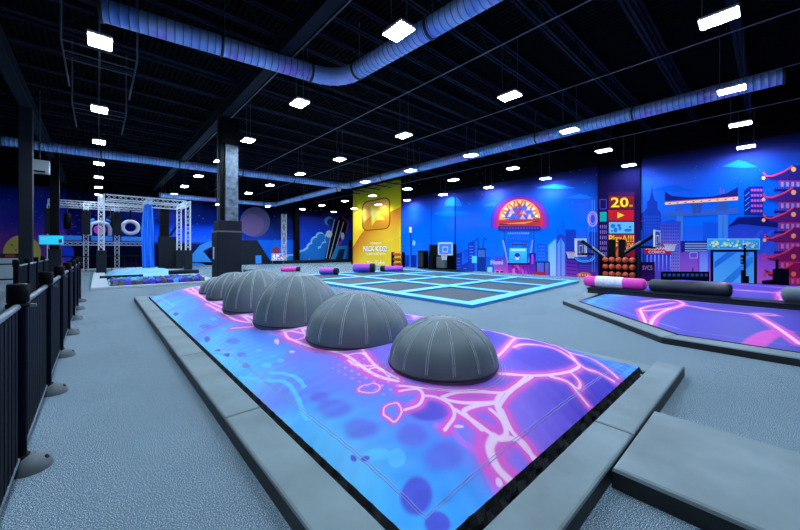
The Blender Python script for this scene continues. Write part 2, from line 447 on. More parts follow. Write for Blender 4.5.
def mix(a, b, u): return tuple(p * (1 - u) + q_ * u for p, q_ in zip(a, b))
def ramp(stops, t):
    for (t0, c0), (t1, c1) in zip(stops[:-1], stops[1:]):
        if t <= t1: return mix(c0, c1, max(0, (t - t0) / (t1 - t0)))
    return stops[-1][1]
def vnoise(seed):
    rs = np.random.RandomState(seed); g = rs.rand(64, 64)
    def f(x, y):
        xi, yi = int(math.floor(x)), int(math.floor(y)); u, v = x - xi, y - yi
        u = u * u * (3 - 2 * u); v = v * v * (3 - 2 * v); G = lambda a, b: g[a % 64, b % 64]
        return (G(xi, yi) * (1 - u) + G(xi + 1, yi) * u) * (1 - v) + (G(xi, yi + 1) * (1 - u) + G(xi + 1, yi + 1) * u) * v
    return f

# ------------------------------------------------------------------ city mural on the right wall
A = Art(lambda x, y: atX(x, y, WX), (-1, 0, 0))
nz = vnoise(3); nz2 = vnoise(9)
sky = [(0, (40, 130, 255)), (0.35, (4, 108, 245)), (0.62, (4, 98, 228)), (0.80, (22, 78, 192)), (0.92, (40, 48, 132)), (1.0, (14, 16, 44))]
ny, nzz = 120, 26; Ya, Yb, ZT = 20.9, -3.9, 5.75
vs = []; cs = []
for i in range(ny + 1):
    for j in range(nzz + 1):
        y = Ya + (Yb - Ya) * i / ny; z = 0.02 + (ZT - 0.02) * j / nzz; tt = j / nzz
        c = ramp(sky, tt); w = max(0, nz(y * 0.35, z * 1.1 + 5) * 1.5 - 0.55) * (1 if 0.5 < tt < 0.95 else 0.2)
        c = mix(c, (84, 96, 215), min(0.4, w)); vs.append((WX - 0.004, y, z)); cs.append(lin(c))
fs = [(i * (nzz + 1) + j, (i + 1) * (nzz + 1) + j, (i + 1) * (nzz + 1) + j + 1, i * (nzz + 1) + j + 1) for i in range(ny) for j in range(nzz)]
A.mb.add(vs, fs, 0, cs)
def fy(x): return HY + EYE * F / (WX / ((x - 400) / F * CT + ST))      # drawing height of the floor line at x
R = random.Random(11)
for _ in range(90):                                                     # stars
    x = R.uniform(408, 798); y = fy(x) - (fy(x) - 150) * R.uniform(0.55, 0.9); A.rect(x, y, x + 0.35, y + 0.35, (150, 190, 255), 1)
def cloud(cx, cy, rx, ry, c=(26, 112, 238)):
    A.poly([(cx - rx, cy + ry * .3), (cx - rx * .45, cy - ry * .5), (cx - rx * .1, cy - ry), (cx + rx * .3, cy - ry * .7), (cx + rx * .6, cy - ry * .2), (cx + rx, cy + ry * .4), (cx + rx * .2, cy + ry * .6)], c, 1)
A.ell(452, 213.5, 18, 2.6, (14, 108, 240), 1); A.ell(453, 206, 8.5, 9, (28, 100, 228), 1, 0, 180)
cloud(556, 187, 20, 3, (30, 120, 235)); cloud(580, 197, 14, 3); cloud(494, 205, 12, 2.6, (50, 100, 220)); cloud(740, 165, 18, 5, (24, 116, 225)); cloud(672, 189, 22, 4.5, (14, 84, 200)); cloud(612, 178, 10, 2)
# distant skyline
x = 444
while x < 600:
    w = R.uniform(3, 8); h = R.uniform(10, 34) * (0.7 if x < 480 else 1); A.rect(x, fy(x) - h, x + w, fy(x) - 1, mix((14, 80, 215), (30, 125, 250), R.random()), 2, (40, 120, 245)); x += w * 0.8
for (x0, x1, y) in ((448, 455, 258), (455, 462, 252), (462, 468, 262), (468, 475, 240)):
    A.poly([(x0, fy(x0)), (x0, y + 3), (x1, y), (x1, fy(x1))], (30, 60, 180), 3, (40, 70, 200))
    for k in range(5): A.rect(x0 + 1.5, y + 6 + k * 3, x1 - 1.5, y + 7 + k * 3, (60, 130, 235), 4)
A.rect(477, 248, 486, 272, (24, 60, 150), 3); A.rect(478, 250, 485, 257, (70, 110, 190), 4); A.rect(472, 256, 477, 263, (90, 225, 240), 4)
A.line([(479, 248), (478, 238), (476, 241)], .8, (20, 40, 120), 4); A.line([(483, 248), (484, 238), (487, 240)], .8, (20, 40, 120), 4)
# sun sign
for k, c in enumerate(((60, 70, 200), (110, 60, 180), (170, 50, 140), (215, 50, 100), (235, 60, 70))):
    A.ell(520, 222, 30 - k * 2.2, 28.5 - k * 2, c, 3 + 0.25 * k, -14, 194, 36)
A.ell(520, 219.5, 20.5, 20.2, (255, 176, 96), 5, 0, 180, 36)
A.ring(520, 219.5, 16.6, 16.4, 5.6, (250, 120, 70), 5.3, 4, 176, 30); 
for k in range(13):
    a0 = 6 + k * 13; a = math.radians(a0); b = math.radians(a0 + 12); m_ = (a + b) / 2; r0, r1 = (14, 19) if k % 2 else (19, 14)
    A.poly([(520 + r0 * math.cos(a), 219.5 - r0 * math.sin(a)), (520 + r0 * math.cos(b), 219.5 - r0 * math.sin(b)), (520 + r1 * math.cos(m_), 219.5 - r1 * math.sin(m_))], (255, 226, 160), 5.6)
A.ell(520, 219.5, 13.6, 13.4, (128, 110, 205), 5.5, 0, 180, 30)
for k in range(60):
    a = R.uniform(0.08, PI - 0.08); r_ = R.uniform(1, 14.5); cx, cy = 520 + r_ * math.cos(a), 219 - r_ * math.sin(a) * 0.95; s_ = R.uniform(1.8, 3.3)
    if cy > 217.6: cy = 217
    A.poly([(cx - s_, cy + s_ * .7), (cx + s_, cy + s_ * .7), (cx + R.uniform(-.8, .8), cy - s_)], R.choice([(225, 80, 90), (90, 90, 215), (235, 170, 190), (255, 200, 170), (70, 110, 220), (190, 80, 130)]), 6 + 0.03 * k)
A.poly([(499, 226.5), (499, 221.5), (541, 218), (541, 225)], (200, 60, 60), 7); A.poly([(503, 223.8), (512, 223), (536, 221), (524, 224)], (250, 150, 90), 7.3)
A.line([(500, 224.6), (508, 224.2)], .8, (60, 20, 70), 7.4); A.line([(533, 221.8), (539, 221.3)], .8, (60, 20, 70), 7.4)
A.rect(498.6, 226, 541, 230.5, (48, 40, 140), 7); 
for k in range(14): A.rect(501 + k * 2.8, 227.3, 502.9 + k * 2.8, 229.2, (100, 70, 170), 7.4)
A.line([(504.5, 230), (504.5, 262)], 1.1, (30, 80, 180), 4); A.line([(534, 230), (534, 262)], 1.1, (30, 80, 180), 4)
A.line([(503, 240), (508, 263)], 1.4, (140, 160, 200), 4.2); A.line([(533, 240), (529, 262)], 1.4, (140, 160, 200), 4.2)
A.rect(507, 231.5, 531, 235, (40, 80, 210), 5); [A.rect(508 + k * 2.2, 232.4, 509.5 + k * 2.2, 234.3, (70, 170, 250), 5.5) for k in range(10)]
A.rect(509, 236.5, 529, 240, (40, 100, 225), 5); A.rect(511, 243, 528, 246, (70, 110, 190), 5); [A.rect(512 + k * 1.7, 243.8, 513.2 + k * 1.7, 245.4, (40, 50, 120), 5.5) for k in range(9)]
A.rect(509.5, 248, 527, 263, (90, 215, 245), 5, (40, 170, 240)); A.rect(511, 249, 526, 251, (180, 240, 250), 5.5)
for k in range(5): A.line([(510, 253 + k * 2), (526.5, 253 + k * 2)], .25, (40, 150, 220), 5.4)
A.ell(517.5, 256.5, 3, 3.6, (30, 60, 190), 5.8); A.poly([(515, 256), (517.5, 258), (520, 256), (519, 259.6), (516, 259.6)], (235, 235, 250), 6)
# street fronts under the sign
A.rect(486.5, 265.5, 493.5, 274.5, (40, 80, 180), 4); A.rect(487.5, 267, 492.5, 273.5, (140, 225, 235), 4.4)
A.rect(494.5, 257, 507.5, 275, (60, 70, 200), 4, (220, 90, 190)); A.text('Nomi', 491, 260, 503, 264.5, (225, 225, 250), 4.6); A.rect(495, 270, 503, 273, (240, 130, 190), 4.5); A.rect(496.5, 271, 499, 272.5, (40, 20, 60), 4.7); A.rect(500.5, 271, 503.5, 272.5, (40, 20, 60), 4.7)
A.rect(508, 263.5, 531, 276, (120, 30, 150), 4, (190, 60, 190)); A.rect(508, 263, 531, 264.6, (20, 16, 50), 4.4)
for k in range(6): A.line([(512 + k * 3.6, 264), (515 + k * 3.6, 275.6)], .5, (70, 20, 110), 4.5)
A.poly([(514, 265), (518, 265), (529, 275), (524, 275)], (225, 80, 190), 4.3); A.poly([(512.5, 269), (515, 268), (515.5, 273.5), (512.5, 273)], (250, 110, 190), 4.6)
A.rect(529.5, 253, 536, 276, (26, 30, 130), 5, (130, 50, 180)); A.rect(531.8, 254.5, 533.6, 264, (200, 90, 220), 5.5)
A.rect(536.5, 262, 549.5, 277, (60, 120, 220), 4.2, (150, 70, 190)); A.frame(536.5, 262, 549.5, 276, 1, (16, 14, 40), 4.6); A.rect(533, 272, 546, 276, (190, 40, 70), 5); A.line([(544.5, 262), (544.5, 277)], 1, (16, 14, 40), 4.7)
# central towers
A.rect(537, 244, 546, 270, (24, 84, 220), 3, (40, 110, 240)); 
for k in range(7): A.rect(538, 246 + k * 3.2, 545, 247 + k * 3.2, (50, 130, 250), 3.3)
A.poly([(548.5, 277), (548.5, 245.5), (556.5, 238), (556.5, 277)], (90, 190, 250), 4, (180, 205, 250))
A.poly([(556.3, 277), (556.3, 237), (561, 233.5), (566, 236.5), (566, 277)], (26, 60, 180), 4, (90, 110, 220)); A.poly([(557.5, 276), (557.5, 244), (561, 238), (564.8, 244), (564.8, 276)], (70, 150, 245), 4.3, (150, 160, 240)); A.rect(560.7, 239, 561.5, 276, (30, 60, 180), 4.6)
A.line([(558, 236), (558, 227)], .5, (26, 50, 160), 4); A.line([(563.3, 235), (563.3, 222)], .5, (26, 50, 160), 4)
A.rect(565.5, 229.5, 576, 276, (22, 56, 165), 3, (40, 70, 190)); A.poly([(576, 276), (576, 233), (583, 228), (588, 231), (588, 276)], (34, 96, 225), 2.6)
A.poly([(566, 277), (566, 255), (577.5, 256.5), (577.5, 278)], (52, 38, 150), 5, (150, 60, 190))
for k in range(5): A.line([(567, 259 + k * 3.6), (576.5, 260 + k * 3.6)], .6, (30, 20, 90), 5.4)
A.rect(574.8, 238.5, 587, 256.5, (200, 220, 245), 6); A.rect(576, 240, 586, 248, (70, 150, 220), 6.4); A.poly([(576, 255.5), (576, 250), (580, 244), (586, 249), (586, 255.5)], (240, 150, 70), 6.6); A.ell(580, 247, 2.2, 2.6, (230, 90, 70), 6.8)
A.ring(585, 256, 10, 6, .7, (110, 210, 255), 7, 185, 355, 20); A.ring(585, 256, 8.4, 4.6, .5, (110, 210, 255), 7, 185, 355, 20)
for k in range(3): A.line([(579 + k, 265 + 2.2 * k), (592 - k, 265.6 + 2.2 * k)], .6, (60, 90, 220), 6)
A.rect(577.5, 262, 597, 279, (40, 40, 150), 4, (140, 50, 180)); A.ell(584.5, 275, 7, 2.8, (240, 130, 50), 6.4); A.ell(584.5, 275.3, 5.4, 1.9, (225, 50, 120), 6.7)
for k in range(4): A.rect(579.6 + k * 2.6, 274.2, 581 + k * 2.6, 276, (250, 210, 110), 7)
A.rect(588, 232, 597, 278, (30, 60, 185), 3.6, (80, 50, 180))
A.ring(593, 219, 4.4, 6.8, .9, (225, 190, 255), 7); A.ring(593, 219, 2.8, 4.8, .6, (255, 160, 230), 7); A.ring(593, 219, 5.4, 7.9, .5, (130, 150, 255), 7)
for xx in (592.4, 594.8): A.line([(xx, 200), (xx, 210.5)], .5, (90, 170, 255), 6); A.line([(xx, 228), (xx, 272)], .5, (90, 170, 255), 6)
A.line([(589, 226), (589, 246)], .4, (90, 170, 255), 6)
# right of the pillar
A.rect(640, 262, 655, 281, (30, 14, 70), 6, (70, 30, 120)); A.text('SVCS', 642.5, 265.5, 652.5, 270, (215, 140, 210), 6.5)
A.poly([(642.5, 279), (642.5, 214), (647, 208), (647, 202), (649.5, 200), (651.4, 192), (652, 183), (652.6, 192), (654.5, 200), (657.5, 202), (657.5, 208), (661, 214), (661, 279)], (20, 44, 140), 3, (36, 80, 210))
for i in range(7):
    for j in range(14): A.rect(644 + i * 2.3, 216 + j * 3.1, 645 + i * 2.3, 217.6 + j * 3.1, (36, 92, 220), 3.4)
A.rect(636, 213, 643, 230, (18, 40, 150), 2.6); A.line([(637, 222), (645, 221)], .4, (220, 70, 150), 4)
A.poly([(660, 280), (660, 222), (672, 220), (681, 222), (681, 280)], (22, 66, 190), 4, (170, 150, 240))
for i in range(8):
    for j in range(15): A.rect(661.6 + i * 2.3, 225 + j * 3.2, 662.7 + i * 2.3, 226.8 + j * 3.2, mix((14, 40, 150), (110, 90, 210), j / 15), 4.4)
A.rect(646, 254, 671, 279, (20, 70, 235), 5, (120, 90, 230))
for k in range(7): A.rect(646.8 + k * 3.9, 255, 647.7 + k * 3.9, 271, (200, 220, 255), 5.4, (150, 120, 240))
A.rect(644.5, 247, 671, 254, (225, 26, 60), 6); A.text('MOJAFAN', 646, 247.4, 669.5, 250.4, (250, 240, 245), 6.5); A.text('COMICS', 648.5, 250.7, 665, 253.6, (250, 240, 245), 6.5)
# gate shaped rail station
A.poly([(665, 201), (665, 191.5), (672, 196), (690, 197.5), (713, 196.5), (727, 193), (738, 187), (738, 196.5)], (26, 34, 110), 4)
A.poly([(665, 205), (665, 202.4), (738, 196.8), (738, 200.2)], (245, 205, 170), 5); A.line([(665, 202.3), (738, 196.6)], .7, (225, 60, 130), 5.4)
for k in range(9): A.poly([(668 + k * 8, 204.2 - k * .6), (671 + k * 8, 203.9 - k * .6), (670 + k * 8, 202.8 - k * .6)], (90, 60, 120), 5.6)
A.line([(738, 200), (738, 181)], .5, (26, 34, 110), 4); A.line([(720.5, 194), (720.5, 188)], .5, (200, 60, 140), 4); A.line([(724, 193.5), (724, 189)], .5, (200, 60, 140), 4)
A.poly([(665.5, 217), (665.5, 212.5), (738, 208), (738, 213.5)], (58, 96, 178), 4); A.poly([(693, 213.5), (691, 204), (703, 203.4), (701, 213)], (44, 78, 165), 4.2)
for (xa, xb, yt) in ((676, 682, 206), (717, 727, 202)):
    A.poly([(xa, yt), (xb, yt - .6), (xb + 1, 210), (xa - 1, 211)], (50, 86, 172), 4.6); A.rect(xa + 1, 215, xb + 1, 241, (70, 128, 205), 3.6, (60, 140, 235))
    A.line([((xa + xb) / 2 + 1, 216), ((xa + xb) / 2 + 1, 240)], .6, (30, 70, 180), 4)
# distant blocks right
A.rect(684, 226, 716, 250, (30, 96, 225), 3, (40, 110, 235)); A.rect(703, 222, 722, 250, (24, 88, 215), 3.3)
A.poly([(728, 263), (728, 226), (738, 218), (790, 217), (800, 222), (800, 263)], (20, 60, 190), 4, (70, 90, 220)); A.poly([(728, 227), (738, 217), (789, 216), (800, 222), (800, 230), (740, 224)], (18, 28, 110), 4.4)
for k in range(3): A.poly([(733 + k * 10, 262), (760 + k * 10, 230), (764 + k * 10, 230), (741 + k * 10, 262)], (44, 90, 225), 4.6)
A.poly([(744, 215), (744, 191), (749, 186.5), (763, 186.5), (763, 216)], (22, 40, 140), 5)
for i in range(4):
    for j in range(5): A.rect(751 + i * 3, 189 + j * 5.2, 753.4 + i * 3, 191.4 + j * 5.2, (190, 90, 200), 5.4)
for k in range(4): A.line([(745, 196 + k * 5), (749.5, 192 + k * 5)], .7, (70, 150, 240), 5.4)
# purple shop
A.rect(680, 241, 708, 281, (60, 60, 200), 5, (200, 110, 225)); A.rect(681, 241, 707, 252, (30, 40, 130), 5.3)
for k in range(4): A.rect(685, 243 + k * 2.4, 707, 244.2 + k * 2.4, (150, 170, 220), 5.6)
A.frame(690, 252.5, 697.5, 258, .7, (190, 190, 245), 5.8); A.rect(699, 252, 708, 281, (110, 130, 240), 5.5, (170, 190, 255)); A.line([(699, 252), (699, 280)], 1, (150, 50, 190), 5.8)
A.rect(709, 254, 800, 283, (130, 70, 215), 4.8, (215, 100, 220))
# blue bright screen front
A.rect(710.5, 249.5, 757, 284, (18, 16, 60), 6); A.rect(713.5, 252, 754, 283, (70, 160, 250), 6.4, (96, 190, 255))
A.poly([(714.5, 262), (727, 252.3), (737, 252.3), (714.5, 268)], (40, 120, 230), 6.7); A.poly([(722, 282), (750, 257), (753, 257), (753, 262), (733, 282)], (50, 140, 240), 6.7)
A.rect(707.5, 238.5, 760, 249.5, (60, 180, 235), 7, (40, 150, 220)); A.frame(708, 239, 759.5, 249, .5, (150, 225, 245), 7.3)
for k in range(60):
    cx = R.choice([R.gauss(715, 2.5), R.gauss(733, 5), R.gauss(749, 3.5)]); cy = R.gauss(244.5, 1.8); s_ = R.uniform(.4, 1.4)
    if 710 < cx < 757 and 240 < cy < 248: A.ell(cx, cy, s_ * 1.3, s_, R.choice([(235, 240, 235), (225, 235, 150), (200, 240, 245), (170, 225, 120)]), 7.5 + 0.02 * k, n=8)
BK = (10, 10, 26)
A.poly([(741, 284), (741, 270), (743.6, 270), (743.6, 246), (745, 244.5), (746, 246), (746, 276), (749, 276), (749, 284)], BK, 8); A.rect(740.6, 255, 743.6, 264, BK, 8); A.rect(741.2, 257.5, 742.6, 259.5, (70, 160, 250), 8.3); A.rect(741.2, 261, 742.6, 262.4, (70, 160, 250), 8.3)
A.line([(746, 253), (749, 253)], .6, BK, 8); A.line([(746, 255), (749, 255)], .6, BK, 8)
A.rect(661, 271.5, 709.5, 285, BK, 8)
for k in range(10): A.rect(663.5 + k * 4.6, 273.6, 666.4 + k * 4.6, 276.4, (40, 80, 160), 8.3)
A.line([(693, 272), (693, 268)], 1, BK, 8)
A.poly([(762, 287), (762, 280.5), (772.5, 279.5), (772.5, 269), (775.4, 269), (775.4, 259.5), (778.6, 259.5), (778.6, 268.5), (789, 268.5), (789, 288)], BK, 8)
# pagoda
A.rect(778, 172, 830, 290, (40, 70, 220), 5, (210, 50, 160))
tiers = [(178, 764, 161), (199.5, 764, 190), (220, 764, 210), (240, 765, 230), (259, 764, 250), (275, 765, 268)]
for k, (y, xe, yt) in enumerate(tiers):
    c = mix((44, 36, 130), (150, 22, 84), k / 5); body = mix((50, 100, 225), (190, 50, 150), k / 5)
    A.rect(779, y + 1, 830, y + 16, body, 5.5, mix(body, (60, 40, 160), .4))
    for j in range(6): A.rect(781 + j * 5.2, y + 4, 783.6 + j * 5.2, y + 8.6, mix((205, 150, 195), (250, 90, 130), k / 5), 6)
    A.rect(774, y + 11.2, 830, y + 13.6, mix((24, 30, 110), (90, 20, 110), k / 5), 6.3)
    for j in range(14): A.rect(775 + j * 2.4, y + 8.8, 775.5 + j * 2.4, y + 11.4, mix((24, 30, 110), (90, 20, 110), k / 5), 6.3)
    A.poly([(xe, y - 5.4), (767, y - 1.6), (773, y - 2), (784, y - 6.5), (793, y - 12.5), (830, y - 12.5), (830, y + 3.4), (779, y + 3), (769, y + 1)], c, 7)
    A.line([(xe - .6, y - 5.6), (766, y - 2), (772, y - 1.8), (784, y - 6.2), (793, y - 12)], 1.5, (235, 64, 84), 7.3); A.line([(779, y + 3), (830, y + 3.4)], 1, mix((150, 50, 130), (235, 40, 110), k / 5), 7.3)
    A.ell(xe - .4, y + .2, 1.8, 1.8, (255, 196, 120) if k < 4 else (235, 70, 140), 7.6); A.ell(793.5, y - 8.5 + 1.5 * k, 2.5, 2.5, mix((255, 190, 110), (250, 110, 90), k / 5), 7.8)
    A.line([(793.5, y - 14 + 1.5 * k), (793.5, y - 10.5 + 1.5 * k)], .4, (60, 20, 60), 7.6)
# left end: street lamp, robot-free low blocks
A.rect(409.5, 227, 411.8, 232.5, (240, 215, 150), 4); A.rect(409, 226, 412.3, 227, (20, 40, 110), 4.2); A.line([(410.7, 233), (411.5, 264)], .8, (20, 40, 120), 3.8)
A.ell(414, 243, 1.7, 2.8, (120, 190, 225), 4); A.line([(410.8, 240), (414, 246)], .7, (20, 40, 120), 3.8); A.rect(411, 255, 416.5, 267, (18, 56, 170), 3.6)
A.rect(404, 255, 409, 266, (18, 66, 190), 3); A.line([(431.3, 197), (431.3, 246)], .5, (16, 50, 150), 3); A.line([(455.3, 197), (455.3, 247)], .9, (12, 30, 110), 3)
mural = tag(A.finish('wall_mural', M['ink']), 'neon blue city skyline mural covering the long right wall', 'mural')

# pillar with billboard signs
PX = 18.86
ya, yb = atX(597.5, 200, PX).y, atX(640, 200, PX).y
struct('wall_pillar', MB().box(((PX + WX) / 2, (ya + yb) / 2, H / 2), (WX - PX, ya - yb, H)), M['wall'])
A = Art(lambda x, y: atX(x, y, PX), (-1, 0, 0))
A.rect(597.6, 168, 640, 282, (10, 14, 48), 0, (50, 24, 100)); A.rect(608, 192, 634.8, 280, (50, 24, 70), 1)
A.frame(600, 199.5, 606.3, 209, .7, (80, 70, 190), 2); A.rect(600, 212, 606.6, 221.5, (30, 165, 160), 2)
for i in range(4):
    for j in range(7): A.rect(600.2 + i * 1.9, 225 + j * 5.4, 600.7 + i * 1.9, 228.4 + j * 5.4, (190, 150, 220), 2)
A.rect(609, 196, 634, 208.6, (122, 26, 36), 2); A.text('20', 611, 197.4, 628.6, 207.4, (246, 205, 50), 3); A.text('M', 629.6, 204.6, 632.6, 207, (240, 170, 60), 3)
A.rect(608.5, 210, 634, 220.6, (206, 30, 44), 2); A.poly([(617.5, 212.2), (617.5, 218.4), (624.4, 215.3)], (246, 205, 60), 3)
A.rect(609, 222, 634, 233.4, (110, 190, 240), 2)
for (cx, cy, rx, ry) in ((613, 226, 2.6, 2.2), (615.5, 230, 2, 2.6), (619, 225.5, 2, 1.6), (620, 228.5, 1.6, 2), (628, 230.2, 4.2, 1.6), (630, 227, 1.6, 1), (612, 231, 1, 1)): A.ell(cx, cy, rx, ry, (44, 110, 200), 3, n=9)
A.rect(608.3, 234.6, 634.6, 260, (206, 44, 40), 2, (150, 30, 60)); A.text('PizzA!!!', 609, 235, 634, 242, (250, 205, 60), 3); A.text('NY', 623.5, 243, 633.6, 251, (250, 190, 50), 3); [A.rect(610 + k * 2, 243.6, 611.3 + k * 2, 246.4, (250, 215, 140), 3) for k in range(6)]
A.poly([(613, 259), (618, 247.5), (622, 258)], (235, 120, 60), 3)
tag(A.finish('billboard_panel', M['ink']), 'stack of bright billboard signs reading 20 and PizzA on the dark pillar', 'sign')

# yellow panel
A = Art(lambda x, y: atX(x, y, WX - 0.02), (-1, 0, 0))
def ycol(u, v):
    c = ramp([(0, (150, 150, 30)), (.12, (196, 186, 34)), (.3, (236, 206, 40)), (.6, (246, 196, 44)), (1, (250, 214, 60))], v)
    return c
def ph(x, v):                                           # bilinear position on the panel
    u = (x - 353) / 48.0; top = 190.5 - 12 * u; bot = 264.6 + 2.2 * u; return (x, top + (bot - top) * v)
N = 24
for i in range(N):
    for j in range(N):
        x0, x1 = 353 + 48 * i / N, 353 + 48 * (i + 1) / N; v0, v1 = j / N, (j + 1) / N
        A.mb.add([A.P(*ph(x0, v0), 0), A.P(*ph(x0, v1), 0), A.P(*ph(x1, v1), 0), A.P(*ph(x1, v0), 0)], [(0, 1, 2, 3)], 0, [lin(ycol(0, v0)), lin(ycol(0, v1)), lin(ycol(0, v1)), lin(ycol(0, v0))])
sw = [ph(353.2, .76), ph(357, .68), ph(362, .58), ph(370, .48), ph(380, .41), ph(390, .36), ph(401, .32), ph(401, .62), ph(380, .72), ph(366, .86), ph(353.2, .97)]
cv = lambda x: float(np.interp(x, [353.2, 357, 362, 370, 380, 390, 401], [.76, .68, .58, .48, .41, .36, .32]))
for i in range(24):
    xa, xb = 353 + 2 * i, 355 + 2 * i
    for k in range(10):
        ga, gb = ramp([(0, (206, 116, 34)), (.35, (228, 150, 40)), (1, (248, 206, 56))], k / 10), ramp([(0, (206, 116, 34)), (.35, (228, 150, 40)), (1, (248, 206, 56))], (k + 1) / 10)
        va, vb = lambda x, q_: min(1, cv(x) + .034 * q_), None
        A.put([A.P(*ph(xa, va(xa, k)), 1), A.P(*ph(xa, va(xa, k + 1)), 1), A.P(*ph(xb, va(xb, k + 1)), 1), A.P(*ph(xb, va(xb, k)), 1)], [(0, 1, 2, 3)], 1, [lin(ga), lin(gb), lin(gb), lin(ga)])
def rr(x0, v0, x1, v1, k, grow=0):
    pts = []
    for (cx, cv, a) in ((x1 - k, v0 + k / 75, 0), (x0 + k, v0 + k / 75, 90), (x0 + k, v1 - k / 75, 180), (x1 - k, v1 - k / 75, 270)):
        for i in range(6):
            t = math.radians(a + 18 * i); pts.append(ph(cx + (k + grow) * math.cos(t), cv - (k + grow) / 75 * math.sin(t)))
    return pts
A.poly(rr(363, .19, 389.5, .55, 5, .8), (70, 50, 20), 2); A.poly(rr(363, .19, 389.5, .55, 5), (206, 132, 36), 2.5)
sv = lambda x, v: ph(x, .19 + (v - .225) * .911)
A.poly([sv(363.5, .52), sv(363.5, .27), sv(367, .235), sv(386, .23), sv(389, .27), sv(389, .33), sv(376, .37)], (238, 172, 78), 3)
A.poly([sv(370, .27), sv(382, .40), sv(379.6, .42), sv(385, .50), sv(376, .50), sv(372, .57)], (252, 208, 60), 3.5)
A.poly([sv(370.6, .29), sv(379, .41), sv(372.6, .52)], (255, 228, 110), 4)
A.text('SPONSORED BY', 370.5, 242.4, 381, 244.2, (255, 244, 190), 3); A.text("NICK KIDZ!", 363.6, 246.2, 387.4, 251.6, (250, 248, 240), 4); A.text("NICK KIDZ!", 364, 246.9, 387.8, 252.1, (150, 80, 70), 3.5)
A.text('SUBSCRIBE NOW', 366.5, 253, 386, 255, (255, 244, 190), 3); A.text('YouTube', 366.5, 260.6, 385, 264.4, (250, 246, 200), 3)
tag(A.finish('wall_banner', M['ink']), 'tall yellow banner with a gold rounded square and white lettering at the far corner', 'banner')

# far wall painting
A = Art(lambda x, y: atY(x, y, WY), (0, -1, 0))
nb = vnoise(21)
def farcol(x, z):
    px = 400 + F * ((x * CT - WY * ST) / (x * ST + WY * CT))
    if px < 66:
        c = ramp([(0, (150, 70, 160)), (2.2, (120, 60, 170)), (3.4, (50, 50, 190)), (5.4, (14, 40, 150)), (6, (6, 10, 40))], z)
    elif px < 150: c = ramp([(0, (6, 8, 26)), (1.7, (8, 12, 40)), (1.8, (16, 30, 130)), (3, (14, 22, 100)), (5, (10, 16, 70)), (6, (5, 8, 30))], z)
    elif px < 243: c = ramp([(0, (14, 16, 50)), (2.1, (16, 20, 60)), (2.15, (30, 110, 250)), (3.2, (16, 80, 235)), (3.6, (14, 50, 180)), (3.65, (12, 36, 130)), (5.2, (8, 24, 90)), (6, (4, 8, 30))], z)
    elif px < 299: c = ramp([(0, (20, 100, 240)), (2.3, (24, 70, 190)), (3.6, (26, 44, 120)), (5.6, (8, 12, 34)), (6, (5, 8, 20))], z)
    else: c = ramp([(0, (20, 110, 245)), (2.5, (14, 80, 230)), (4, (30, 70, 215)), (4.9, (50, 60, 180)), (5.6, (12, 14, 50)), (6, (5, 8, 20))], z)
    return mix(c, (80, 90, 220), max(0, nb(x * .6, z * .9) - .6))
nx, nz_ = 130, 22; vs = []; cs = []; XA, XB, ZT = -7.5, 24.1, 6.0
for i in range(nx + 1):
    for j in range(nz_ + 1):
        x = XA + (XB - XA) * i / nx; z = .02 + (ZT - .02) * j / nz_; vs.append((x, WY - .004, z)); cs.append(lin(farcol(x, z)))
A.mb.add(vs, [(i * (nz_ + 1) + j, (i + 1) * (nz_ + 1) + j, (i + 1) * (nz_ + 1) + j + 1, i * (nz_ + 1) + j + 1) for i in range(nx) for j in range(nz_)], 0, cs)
for _ in range(120):
    x = R.uniform(0, 352); y = R.uniform(188, 255); A.rect(x, y, x + .5, y + .5, (150, 190, 255), 1)
A.ell(22, 253, 19, 18, (226, 206, 110), 2)
for (a, b) in ((12, 245), (20, 240), (28, 244), (16, 250), (30, 250)): A.ell(a, b, 1, .8, (150, 130, 60), 3, n=10)
for _ in range(34):
    x = R.gauss(84, 14); y = R.gauss(226, 7); A.ell(x, y, R.uniform(.5, 1.6), R.uniform(.4, 1), R.choice([(170, 40, 110), (110, 40, 140), (60, 60, 180)]), 2, n=8)
A.ell(68, 253, 6, 8, (30, 70, 235), 2)
A.poly([(186, 262), (200, 245), (213, 240), (213, 246), (203, 251), (212, 262)], (60, 150, 235), 3); A.ell(196, 266, 10, 3, (50, 140, 235), 3)
A.ell(255, 222, 15, 15, (92, 88, 140), 2); A.ell(252, 225, 12, 11, (116, 98, 150), 3)
A.poly([(257.5, 240), (299, 240), (299, 268), (272, 268)], (24, 112, 246), 3); A.rect(270, 261, 352, 268, (60, 165, 240), 4)
for (cx, cy, r_) in ((290, 259, 5), (297, 257, 5), (303, 255, 5.5), (308, 252, 5), (312, 247, 5), (316, 241, 5), (320, 236, 4), (314, 256, 6), (321, 252, 6), (325, 246, 5), (329, 238, 5)):
    A.ell(cx, cy, r_ * 1.1, r_, (150, 215, 250), 4 + cx * .004); A.ell(cx + 1, cy + 1.2, r_, r_ * .9, (40, 130, 225), 5 + cx * .004)
A.poly([(324, 260), (334, 222), (341, 216), (348, 218), (347, 232), (337, 244), (330, 260)], (22, 26, 40), 7)
for k in range(3): A.line([(326 + k * 3.4, 258.5), (334.5 + k * 4.6, 219 + k * 1.4)], .7, (225, 225, 235), 7.4)
A.line([(331, 258), (344, 238)], .9, (225, 60, 80), 7.6); A.line([(342, 217), (348, 222), (346, 233)], 1.1, (235, 70, 80), 7.6)
A.ell(329, 234, 3.2, 3.6, (225, 235, 245), 7.5); A.ell(342.5, 236, 1.8, 3.6, (225, 235, 245), 7.8); A.ell(329, 221, 4.6, 4.5, (90, 180, 230), 6.8); A.ell(331, 222, 4, 3.6, (24, 60, 150), 7)
A.poly([(330, 262), (336, 246.5), (348, 245.5), (345, 262)], (60, 170, 235), 8); A.poly([(334.5, 262), (339, 249.5), (345, 249), (342, 262)], (24, 60, 110), 8.4)
